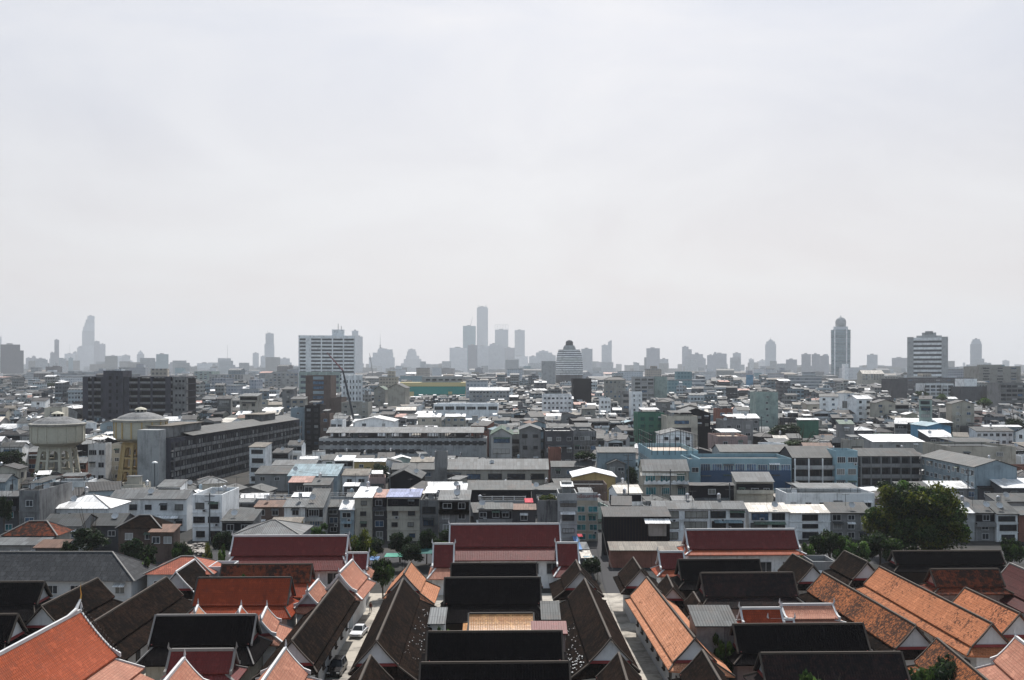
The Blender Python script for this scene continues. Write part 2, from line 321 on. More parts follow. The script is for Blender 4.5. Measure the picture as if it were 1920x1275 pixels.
def window(parent, x, y, z, w, h, face='f', frame='frame white', glass='glass', sill=True, div=2, name='window'):
    """x,y,z: middle of the window on the wall plane, in the parent's frame; face f/b/l/r"""
    w = round(w * 5) / 5 or .2; h = round(h * 5) / 5 or .2
    k = (w, h, frame, glass, sill, div)
    if k not in WCACHE:
        m = MB(); m.box(-w / 2, w / 2, -.03, .05, -h / 2, h / 2, 1); t = .09
        m.box(-w / 2 - t, w / 2 + t, -.09, .05, h / 2, h / 2 + t, 0); m.box(-w / 2 - t, w / 2 + t, -.09 - (.15 if sill else 0), .05, -h / 2 - t, -h / 2, 0)
        m.box(-w / 2 - t, -w / 2, -.09, .05, -h / 2, h / 2, 0); m.box(w / 2, w / 2 + t, -.09, .05, -h / 2, h / 2, 0)
        for i in range(1, div): m.box(-w / 2 + w * i / div - .03, -w / 2 + w * i / div + .03, -.07, -.03, -h / 2, h / 2, 0)
        WCACHE[k] = m.mesh('window', [frame, glass])
    return link(name, WCACHE[k], parent, (x, y, z), {'f': 0, 'b': math.pi, 'r': math.pi / 2, 'l': -math.pi / 2}[face])

# ------------------------------------------------------------------ the setting
VIS = []          # (x0, x1, ytop, ybottom, depth) of what must stay in view
FP = []           # footprints (X0, X1, Y0, Y1)
def ground_material():
    b = NB('city_ground'); tc, vec, rand = coords(b); n1 = b.noise(vec, .05, 6); n2 = b.noise(vec, .6, 5)
    c = b.mix(b.step(n1, .4, .6), (.035, .035, .035), (.06, .055, .05)); c = b.mix(b.math('MULTIPLY', b.step(n2, .45, .7), .5), c, (.02, .024, .018))
    b.l(c, b.b.inputs['Base Color']); b.b.inputs['Roughness'].default_value = .95; return b.m
def yard_material():
    b = NB('yard_concrete'); tc, vec, rand = coords(b)
    br = b.n('ShaderNodeTexBrick'); b.l(tc.outputs['UV'], br.inputs['Vector']); br.inputs['Scale'].default_value = 1; br.offset = 0
    br.inputs['Brick Width'].default_value = 5; br.inputs['Row Height'].default_value = 5; br.inputs['Mortar Size'].default_value = .05
    br.inputs['Color1'].default_value = (.44, .40, .34, 1); br.inputs['Color2'].default_value = (.37, .34, .30, 1); br.inputs['Mortar'].default_value = (.10, .095, .09, 1)
    n1 = b.noise(vec, .3, 7, .7); c = b.mix(b.math('MULTIPLY', b.step(n1, .42, .66), .75), br.outputs[0], (.12, .11, .10))
    b.l(c, b.b.inputs['Base Color']); b.b.inputs['Roughness'].default_value = .9; return b.m
MATS['ground'] = ground_material(); MATS['yard'] = yard_material(); MATS['asphalt'] = plain_mat('asphalt', (.025, .025, .028), .9); MATS['canal'] = plain_mat('canal_water', (.02, .03, .025), .12)
m = MB(); m.poly([(-14000, -200, 0), (14000, -200, 0), (14000, 15000, 0), (-14000, 15000, 0)])
tag(m.build('ground', 'ground'), kind='structure')
m = MB(); m.poly([(-95, 60, .004), (100, 60, .004), (100, 170, .004), (-95, 170, .004)])
tag(m.build('temple_yard', 'yard'), kind='structure')
m = MB(); m.poly([(-130, 196, .004), (-2, 196, .004), (16, 196, .004), (140, 196, .004), (140, 209, .004), (-130, 209, .004)])
tag(m.build('back_lane', 'asphalt'), kind='structure')
for n_, y0, y1 in (('street', 276, 288),):
    m = MB(); m.poly([(-180, y0, .004), (190, y0, .004), (190, y1, .004), (-180, y1, .004)]); tag(m.build(n_, 'asphalt'), kind='structure')
m = MB(); m.poly([(16, 170.1, .006), (20.5, 170.1, .006), (24, 300, .006), (18, 300, .006)]); tag(m.build('alley', 'asphalt'), kind='structure')

# ------------------------------------------------------------------ temple halls
YAW = R(1.5)
def curve_prof(x0, z0, x1, z1, sag, n=5):
    return [(x0 + (x1 - x0) * i / n, z0 + (z1 - z0) * i / n - sag * math.sin(math.pi * i / n)) for i in range(n + 1)]
def hall(name, label, c, rz, L, zr, w1, t1, w2l, w2r, t2, mat, style='plain', trim='trim moss', skirt=None, ends=(1, 1), group=None, border=None, win=0, wallm=None, inset=1.5, finial=False, third=None, gable='w:plaster'):
    """ridge along local y, from -L/2 to L/2; w2l / w2r: how far the lower roof reaches on the -x / +x side"""
    root = thing(name, label, 'temple hall', (c[0], c[1], 0), rz, group)
    skirt = skirt or mat; z1 = zr - w1 * t1; orn = style == 'ornate'; sag = .07 * w1 if orn else .04 * w1; y0, y1 = -L / 2, L / 2
    m = MB()
    for s in (-1, 1): m.slab([(s * x, z) for x, z in curve_prof(0, zr, w1, z1, sag)], y0, y1, .16)
    up = m.build('roof', mat, root)
    zs = z1 - .22; e = .9; wi = w1 - .2
    zl, zr_ = zs - (w2l - wi) * t2, zs - (w2r - wi) * t2; ze = min(zl, zr_)
    gy0, gy1 = y0 + .45, y1 - .45
    m = MB(); b0 = e if ends[0] else -.2; b1 = e if ends[1] else -.2
    yA, yB = y0 - b0, y1 + b1
    for s, w2, zz in ((-1, w2l, zl), (1, w2r, zr_)):
        p = [(s * wi, gy0, zs), (s * wi, gy1, zs), (s * w2, yB, zz), (s * w2, yA, zz)]
        if s > 0: p = p[::-1]
        m.hexa([(a, b_, z - .16) for a, b_, z in p] + p)
    if ends[0]: p = [(-w2l, yA, zl), (w2r, yA, zr_), (wi, gy0, zs), (-wi, gy0, zs)]; m.hexa([(a, b_, z - .16) for a, b_, z in p] + p)
    if ends[1]: p = [(-wi, gy1, zs), (wi, gy1, zs), (w2r, yB, zr_), (-w2l, yB, zl)]; m.hexa([(a, b_, z - .16) for a, b_, z in p] + p)
    lr = m.build('lower_roof', skirt, root)
    if third:       # a third, lowest tier on the +x side
        m = MB(); m.slab([(w2r - .2, zr_ - .2), (third, zr_ - .2 - (third - w2r) * t2)], yA + 1.5, yB - 1.0, .16); m.build('lowest_roof', skirt, root)
    # gables
    for s, yy in ((-1, gy0), (1, gy1)):
        m = MB(); q = [(-w1 + .25, z1 + .02), (w1 - .25, z1 + .02), (.0, zr - .3)]
        i = len(m.v); m.v += [(x, yy - .1, z) for x, z in q] + [(x, yy + .1, z) for x, z in q]
        for f in ((0, 1, 2), (5, 4, 3), (0, 3, 4, 1), (1, 4, 5, 2), (2, 5, 3, 0)): m.f.append(tuple(i + k for k in f)); m.mi.append(0)
        g = m.build('gable', gable, root)
        m = MB(); m.box(-w1 + .05, w1 - .05, yy + (s * .1 if s > 0 else -.22), yy + (.22 if s > 0 else -.1), z1 - .2, z1 + .12); m.build('beam', 'red paint' if style != 'dull' else 'wood dark', g)
        m = MB(); bw = .26 if orn else .2; off = s * (.0 if orn else .0); yb = (y0 if s < 0 else y1)
        for k in (-1, 1):
            pr = [(k * x, z + .12) for x, z in curve_prof(0, zr, w1, z1, sag)]
            if orn: pr[-1] = (k * (w1 + .25), z1 + .25)
            m.slab(pr, min(yb, yb + s * bw), max(yb, yb + s * bw), .42 if orn else .24)
        if orn:
            m.tube([(0, yb + s * .1, zr), (0, yb + s * .35, zr + .35), (0, yb + s * .3, zr + .9)], [.17, .13, .03], 6)
        m.build('bargeboard', trim, root)
    m = MB(); rw = .13 if orn else .12; m.box(-rw, rw, y0 + .02, y1 - .02, zr - .1, zr + (.22 if orn else .13)); m.build('ridge_cap', trim, root)
    if ends[0] or ends[1]:
        for en, yg, yE in ((ends[0], gy0, yA), (ends[1], gy1, yB)):
            if en:
                for sx_, we_, ze_ in ((-1, w2l, zl), (1, w2r, zr_)): m = MB(); m.bar((sx_ * wi, yg, zs + .05), (sx_ * we_, yE, ze_ + .05), .26 if orn else .15, .16); m.build('hip_trim', trim, root)
    if border:
        m = MB()
        for s in (-1, 1): m.slab([(s * w1 * .9, z1 + w1 * .1 * t1 - .02), (s * (w1 + .02), z1 + .03)], y0 + .35, y1 - .35, .05)
        m.build('tile_border', border, root)
    if finial:
        for yb, s in ((y1, 1), (y0, -1)):
            m = MB(); m.tube([(0, yb - s * 3, zr + .12), (0, yb - s * .9, zr + .4), (0, yb + s * .1, zr + 1.2)], [.12, .2, .1], 7, 0)
            m.tube([(0, yb + s * .1, zr + 1.1), (0, yb + s * .3, zr + 1.7), (0, yb + s * .1, zr + 2.3), (0, yb + s * .22, zr + 2.9)], [.08, .06, .04, .015], 6, 1)
            m.build('finial', ['trim white', 'gold leaf'], root)
        m = MB()
        for s in (-1, 1):
            for k in (-1, 1):
                for i in range(15):
                    x = w1 * (i + .5) / 15; z = zr - x * t1; yb = y1 if s > 0 else y0; m.bar((k * x, yb + s * .2, z), (k * (x + .12), yb + s * .25, z + .38), .1, .12)
        m.build('crest', 'trim dark', root)
    # walls
    m = MB(); wl, wr = w2l - (inset if w2l > 2.6 else .9), w2r - (inset if w2r > 2.6 else .9); zt = ze + .35; ya, yb = yA + .8, yB - .8
    m.box(-wl, wr, ya, yb, 0, min(zt, zs - .3)); m.build('wall', wallm or (gable if gable != 'w:plaster' or not orn else 'w:white'), root)
    if win:
        ht = min(zt, zs - .3); n = max(2, int(L / win))
        for i in range(n):
            y = ya + (yb - ya) * (i + .5) / n
            for s, x in ((-1, -wl), (1, wr)): window(root, x, y, ht * (.62 if orn else .52), 1.2 if not orn else 1.8, 1.4 if not orn else 1.8, 'l' if s < 0 else 'r', 'frame white' if orn else 'wood dark', 'glass')
    return root
MATS['w:plaster'] = MATS['w:plaster']
def hy(name, label, xf, yf, xn, yn, zr=8, w1=2.45, wl=3.3, wr=4.8, mat='t:brown', t1=1.1, t2=.58, **k):
    a = gp(xf, yf, zr); b = gp(xn, yn, zr); c = (a + b) / 2; d = a - b
    FP.append((min(a.x, b.x) - wl - 1, max(a.x, b.x) + wr + 1, b.y - 1, a.y + 1))
    return hall(name, label, c, math.atan2(-d.x, d.y), d.length, zr, w1, t1, wl, wr, t2, mat, **k)
def hx(name, label, x0, x1, yr, y1, y2, zr=8, mat='t:dark', t1=1.1, t2=.58, **k):
    d = (H - zr) * F / (yr - HZ); s1 = (yr - HZ) / F; s2 = (y1 - HZ) / F; s3 = (y2 - HZ) / F
    w1 = d * (s2 - s1) / (t1 + s2); w2 = w1 + max(.4, (d - w1) * (s3 - s2) / (t2 + s3))
    X0, X1 = xof(x0, d), xof(x1, d); L = (X1 - X0) / math.cos(YAW)
    FP.append((X0 - 1, X1 + 1, d - w2 - 1, d + w2 + 1)); VIS.append((x0, x1, yr - 4, y2 + 15, d - w2))
    return hall(name, label, ((X0 + X1) / 2, d + w1 * 0, 0), -math.pi / 2 + YAW, L, zr, w1, t1, w2, w2, t2, mat, **k)
GRP = 'tiled halls and monks quarters of the temple'
def HY(label, *a, name='temple_hall', **k): return hy(name, label, *a, group=GRP, **k)
def HX(label, *a, name='temple_hall', **k):
    if k.get('mat') in ('t:dark', 't:dark_mottled', 't:rust_mottled') and k.get('gable') is None: k.setdefault('wallm', 'w:timber')
    return hx(name, label, *a, group=GRP, **k)
O = dict(style='ornate', trim='trim white')
# halls whose ridges run away from the camera
HY('large vermilion ordination hall with gold tipped finial, cut by the bottom left corner', 150, 1146, -230, 1350, zr=13, w1=3.95, t1=1.16, wl=6.2, wr=6.4, mat='t:vermilion', t2=.5, finial=True, third=7.9, skirt='t:salmon', trim='trim white', style='ornate')
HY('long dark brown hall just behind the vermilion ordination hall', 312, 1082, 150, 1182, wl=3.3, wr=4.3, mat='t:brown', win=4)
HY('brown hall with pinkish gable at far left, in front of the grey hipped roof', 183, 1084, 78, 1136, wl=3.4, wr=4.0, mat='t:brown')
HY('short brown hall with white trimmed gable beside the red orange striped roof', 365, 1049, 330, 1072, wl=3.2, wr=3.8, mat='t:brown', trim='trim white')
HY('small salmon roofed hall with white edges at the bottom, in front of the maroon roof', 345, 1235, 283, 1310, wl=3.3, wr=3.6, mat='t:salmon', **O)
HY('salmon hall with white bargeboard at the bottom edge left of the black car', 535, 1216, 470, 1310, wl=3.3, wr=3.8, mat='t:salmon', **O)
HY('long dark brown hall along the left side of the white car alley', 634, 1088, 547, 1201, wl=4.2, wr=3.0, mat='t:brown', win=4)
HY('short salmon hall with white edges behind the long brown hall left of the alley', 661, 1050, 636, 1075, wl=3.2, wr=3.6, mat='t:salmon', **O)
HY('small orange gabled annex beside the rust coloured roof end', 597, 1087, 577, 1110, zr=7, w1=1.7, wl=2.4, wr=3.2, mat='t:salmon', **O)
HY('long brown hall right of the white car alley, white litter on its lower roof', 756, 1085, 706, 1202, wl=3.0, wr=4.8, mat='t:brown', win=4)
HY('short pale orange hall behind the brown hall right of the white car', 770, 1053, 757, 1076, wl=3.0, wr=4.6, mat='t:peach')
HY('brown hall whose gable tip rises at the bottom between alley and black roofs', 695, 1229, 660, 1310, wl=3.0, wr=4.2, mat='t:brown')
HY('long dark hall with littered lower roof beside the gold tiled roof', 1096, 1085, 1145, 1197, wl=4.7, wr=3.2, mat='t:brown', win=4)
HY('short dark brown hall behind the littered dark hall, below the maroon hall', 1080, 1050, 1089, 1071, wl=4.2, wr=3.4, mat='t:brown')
HY('dark brown hall at the bottom edge between the gold roof lane and empty lane', 1160, 1224, 1186, 1310, wl=4.2, wr=3.2, mat='t:brown')
HY('long pale orange hall right of the empty concrete lane', 1213, 1082, 1303, 1196, wl=3.1, wr=4.3, mat='t:peach', win=4)
HY('short dark brown hall behind the long pale orange hall', 1187, 1045, 1202, 1068, wl=3.1, wr=3.8, mat='t:brown')
HY('dark brown hall at the bottom below the pale orange hall gable', 1317, 1219, 1370, 1310, wl=3.3, wr=4.0, mat='t:brown')
HY('orange hall speckled all over with dark moss, left of the bright orange hall', 1543, 1073, 1717, 1173, wl=3.6, wr=3.2, mat='t:orange_mossy', skirt='t:brown', win=4)
HY('long bright orange hall with black moss along its ridge at right', 1649, 1062, 1860, 1169, wl=3.4, wr=3.8, mat='t:orange', win=4)
HY('orange hall without moss at far right beyond the bright orange hall', 1810, 1102, 1912, 1150, w1=2.6, wl=2.9, wr=3.2, mat='t:orange', t2=1.0)
HY('orange mossy hall at the bottom right, half behind the leafy tree', 1757, 1197, 1880, 1300, wl=3.5, wr=3.6, mat='t:orange_mossy')
HY('salmon hall with white curved edge in the bottom right corner', 1905, 1195, 2040, 1300, wl=4.2, wr=4.0, mat='t:salmon', **O)
HY('maroon and pale striped roof with white edge at the right border', 1894, 1056, 2090, 1140, w1=2.9, wl=4.3, wr=4.3, mat='t:striped', trim='trim grey')
HY('short brown hall with white gable beside the right maroon hall wall', 1486, 1039, 1525, 1060, wl=3.2, wr=3.6, mat='t:brown')
HY('short brown hall with white gable in front of the big leafy tree', 1583, 1033, 1627, 1054, wl=3.4, wr=3.6, mat='t:brown')
HY('tiny peach gable with white edges peeping over the black roof, left one', 371, 1136, 365, 1150, zr=6.2, w1=1.5, wl=2.0, wr=2.2, mat='t:peach', **O)
HY('tiny orange gable with white edges peeping over the black roof, middle one', 452, 1138, 447, 1152, zr=6.2, w1=1.5, wl=2.0, wr=2.2, mat='t:vermilion', **O)
HY('small salmon roof with white edges right of the two tiny gables', 500, 1139, 489, 1163, zr=6.4, w1=1.7, wl=2.2, wr=3.4, mat='t:salmon', **O)
HY('little mossy brown dormer roof between the peach hall and black roofs', 1251, 1078, 1262, 1102, zr=6.2, w1=1.6, wl=2.0, wr=2.4, mat='t:brown')
HY('little brown lean roof in front of the mossy dormer roof', 1300, 1110, 1312, 1130, zr=5.6, w1=1.5, wl=1.9, wr=2.0, mat='t:brown')
# halls whose ridges run across the view
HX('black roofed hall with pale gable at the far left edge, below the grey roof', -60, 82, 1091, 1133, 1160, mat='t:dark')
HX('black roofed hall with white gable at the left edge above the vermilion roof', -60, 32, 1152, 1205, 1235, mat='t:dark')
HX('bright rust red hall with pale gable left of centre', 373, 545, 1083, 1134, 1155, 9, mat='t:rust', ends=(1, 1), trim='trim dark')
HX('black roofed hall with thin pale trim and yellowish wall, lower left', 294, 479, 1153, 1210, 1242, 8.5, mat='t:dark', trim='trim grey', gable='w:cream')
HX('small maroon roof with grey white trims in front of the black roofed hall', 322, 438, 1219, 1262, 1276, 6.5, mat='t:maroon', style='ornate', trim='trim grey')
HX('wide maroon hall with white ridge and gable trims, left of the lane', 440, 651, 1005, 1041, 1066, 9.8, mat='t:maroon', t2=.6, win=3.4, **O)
HX('low maroon wing with white trim at the right end of the left maroon hall', 653, 689, 1037, 1066, 1084, 7.5, mat='t:maroon', skirt='t:salmon', **O)  # lower roof tiles coloured pink as if catching the sun
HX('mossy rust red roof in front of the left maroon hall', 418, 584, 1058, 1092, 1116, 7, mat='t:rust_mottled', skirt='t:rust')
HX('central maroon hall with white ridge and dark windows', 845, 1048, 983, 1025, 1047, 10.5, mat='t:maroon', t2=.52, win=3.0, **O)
HX('low left wing of the central maroon hall with sunlit pink lower roof', 814, 850, 1020, 1063, 1082, 8, mat='t:maroon', skirt='t:salmon', **O)  # sunlit sheen of the lower slope put into its tile colour
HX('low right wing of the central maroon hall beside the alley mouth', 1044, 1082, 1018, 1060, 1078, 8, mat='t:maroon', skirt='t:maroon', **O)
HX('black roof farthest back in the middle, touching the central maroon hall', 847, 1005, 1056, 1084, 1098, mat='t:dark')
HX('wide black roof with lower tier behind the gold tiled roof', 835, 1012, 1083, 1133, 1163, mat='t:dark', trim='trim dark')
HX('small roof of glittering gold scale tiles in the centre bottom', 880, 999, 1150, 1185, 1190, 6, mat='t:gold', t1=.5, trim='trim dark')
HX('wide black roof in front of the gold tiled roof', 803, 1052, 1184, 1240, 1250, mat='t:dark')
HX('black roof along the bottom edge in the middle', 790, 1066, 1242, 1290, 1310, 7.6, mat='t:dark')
HX('right maroon hall with white trims and orange eave in front of shophouses', 1286, 1490, 993, 1029, 1037, 10.5, mat='t:maroon', skirt='t:vermilion', t2=.4, win=3.6, **O)
HX('low left wing of the right maroon hall with orange eave', 1236, 1280, 1035, 1066, 1077, 7.5, mat='t:maroon', skirt='t:vermilion', **O)
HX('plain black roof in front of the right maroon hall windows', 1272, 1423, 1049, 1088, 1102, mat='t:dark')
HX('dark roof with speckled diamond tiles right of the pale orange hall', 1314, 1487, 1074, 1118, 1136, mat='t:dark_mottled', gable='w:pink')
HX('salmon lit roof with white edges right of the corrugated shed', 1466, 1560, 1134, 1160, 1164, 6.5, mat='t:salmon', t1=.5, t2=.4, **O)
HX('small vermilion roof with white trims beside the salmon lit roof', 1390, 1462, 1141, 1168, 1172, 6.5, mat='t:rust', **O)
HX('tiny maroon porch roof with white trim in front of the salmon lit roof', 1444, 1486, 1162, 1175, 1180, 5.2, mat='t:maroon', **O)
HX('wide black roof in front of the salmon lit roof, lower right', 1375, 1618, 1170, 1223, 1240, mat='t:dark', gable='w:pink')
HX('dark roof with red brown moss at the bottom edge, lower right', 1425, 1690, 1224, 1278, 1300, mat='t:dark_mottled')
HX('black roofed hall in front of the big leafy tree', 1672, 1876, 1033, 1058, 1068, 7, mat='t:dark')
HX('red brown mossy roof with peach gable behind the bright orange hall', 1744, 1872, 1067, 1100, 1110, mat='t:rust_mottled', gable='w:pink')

# ------------------------------------------------------------------ houses and blocks
def roof_part(root, kind, w, dep, h, rise, mat, ov=.5, th=.14):
    m = MB(); x0, x1 = -w / 2 - ov * .5, w / 2 + ov * .5
    if kind == 'shed': m.slab([(-ov, h), (dep + ov * .6, h + rise + .05)], x0, x1, th, axis='x')
    elif kind == 'gx':
        m.slab([(dep / 2, h + rise), (-ov, h)], x0, x1, th, axis='x'); m.slab([(dep / 2, h + rise), (dep + ov, h)], x0, x1, th, axis='x')
    elif kind == 'gy':
        m.slab([(0, h + rise), (-w / 2 - ov, h)], -ov, dep + ov, th); m.slab([(0, h + rise), (w / 2 + ov, h)], -ov, dep + ov, th)
    elif kind == 'hip':
        a = (-w / 2 - ov, -ov, h); b = (w / 2 + ov, -ov, h); c = (w / 2 + ov, dep + ov, h); d = (-w / 2 - ov, dep + ov, h)
        if w >= dep: r0 = (-w / 2 + dep / 2, dep / 2, h + rise); r1 = (w / 2 - dep / 2, dep / 2, h + rise); fs = [(a, b, r1, r0), (b, c, r1), (c, d, r0, r1), (d, a, r0)]
        else: r0 = (0, w / 2, h + rise); r1 = (0, dep - w / 2, h + rise); fs = [(a, b, r0), (b, c, r1, r0), (c, d, r1), (d, a, r0, r1)]
        for f in fs: m.poly(f)
        m.poly([(p[0], p[1], p[2] - .02) for p in (d, c, b, a)])
        m2 = MB()
        for p, q in ((a, r0), (b, r1 if w >= dep else r0), (c, r1), (d, r0 if w >= dep else r1), (r0, r1)): m2.bar((p[0], p[1], p[2] + .05), (q[0], q[1], q[2] + .05), .22, .16)
        r_ = m.build('roof', mat, root); m2.build('ridge_cap', 'trim grey', r_); return r_
    elif kind == 'flat': m.box(-w / 2 + .2, w / 2 - .2, .2, dep - .2, h - .25, h - .05)
    return m.build('roof', mat, root)
def walls_part(root, kind, w, dep, h, rise, mat, bands=0, parapet=.8, name='wall'):
    m = MB(); e = .02
    if kind == 'flat':
        m.box(-w / 2 + .2, w / 2 - .2, .2, dep - .2, 0, h - .26); t = .2; p = h + parapet
        m.box(-w / 2, w / 2, 0, t, 0, p); m.box(-w / 2, w / 2, dep - t, dep, 0, p); m.box(-w / 2, -w / 2 + t, t, dep - t, 0, p); m.box(w / 2 - t, w / 2, t, dep - t, 0, p)
    elif kind == 'hip': m.box(-w / 2, w / 2, 0, dep, 0, h - .03)
    else:
        lo = h - .16
        if kind == 'shed': pts = [(0, 0), (dep, 0), (dep, lo + rise), (0, lo)]
        elif kind == 'gx': pts = [(0, 0), (dep, 0), (dep, lo), (dep / 2, lo + rise), (0, lo)]
        if kind in ('shed', 'gx'):
            i = len(m.v); n = len(pts); m.v += [(-w / 2, y, z) for y, z in pts] + [(w / 2, y, z) for y, z in pts]
            m.f.append(tuple(range(i + n - 1, i - 1, -1))); m.f.append(tuple(range(i + n, i + 2 * n)))
            for k in range(n): m.f.append((i + k, i + (k + 1) % n, i + n + (k + 1) % n, i + n + k))
            m.mi += [0] * (n + 2)
        else:
            pts = [(-w / 2, 0), (w / 2, 0), (w / 2, lo), (0, lo + rise), (-w / 2, lo)]
            i = len(m.v); n = 5; m.v += [(x, 0, z) for x, z in pts] + [(x, dep, z) for x, z in pts]
            m.f.append(tuple(range(i, i + n))); m.f.append(tuple(range(i + 2 * n - 1, i + n - 1, -1)))
            for k in range(n): m.f.append((i + k, i + n + k, i + n + (k + 1) % n, i + (k + 1) % n))
            m.mi += [0] * (n + 2)
    for i in range(1, bands):
        z = h * i / bands; m.box(-w / 2 - .1, w / 2 + .1, -.12, -.001, z - .1, z + .1)
    return m.build(name, mat, root)
def tank(parent, x, y, z, r=.45, h=1.2, mat='tank steel'):
    m = MB(); m.ring([(r, 0), (r, h * .85), (r * .5, h), (.1, h + .08)], 10)
    for a in (0, 2.1, 4.2): m.box(r * .7 * math.cos(a) - .05, r * .7 * math.cos(a) + .05, r * .7 * math.sin(a) - .05, r * .7 * math.sin(a) + .05, -.5, 0)
    return m.build('water_tank', mat, parent, (x, y, z + .5))
def ac_unit(parent, x, y, z):
    if 'ac' not in WCACHE:
        m = MB(); m.box(-.4, .4, -.35, 0, 0, .6, 0); m.box(-.25, .25, -.37, -.35, .08, .5, 1); WCACHE['ac'] = m.mesh('air_conditioner', ['frame white', 'dark steel'])
    return link('air_conditioner', WCACHE['ac'], parent, (x, y, z))
def dish(parent, x, y, z):
    if 'dish' not in WCACHE:
        m = MB(); pr = [(.05, 0), (.35, .06), (.6, .2), (.75, .36)]; m.ring(pr, 10, cap=False); m.ring([(r, q - .03) for r, q in pr], 10, cap=False); m.bar((0, 0, 0), (0, 0, .6), .05); m.bar((0, 0, -.05), (0, .1, -1), .07)
        me = m.mesh('satellite_dish', ['frame white']); me.transform(Matrix.Rotation(R(55), 4, 'X')); WCACHE['dish'] = me
    return link('satellite_dish', WCACHE['dish'], parent, (x, y, z + .9))
def awning(parent, x, z, w, dep=1.3, mat='r:pale grey corrugated', drop=.5):
    m = MB(); m.slab([(0, z), (-dep, z - drop)], x - w / 2, x + w / 2, .06, axis='x'); return m.build('awning', mat, parent)
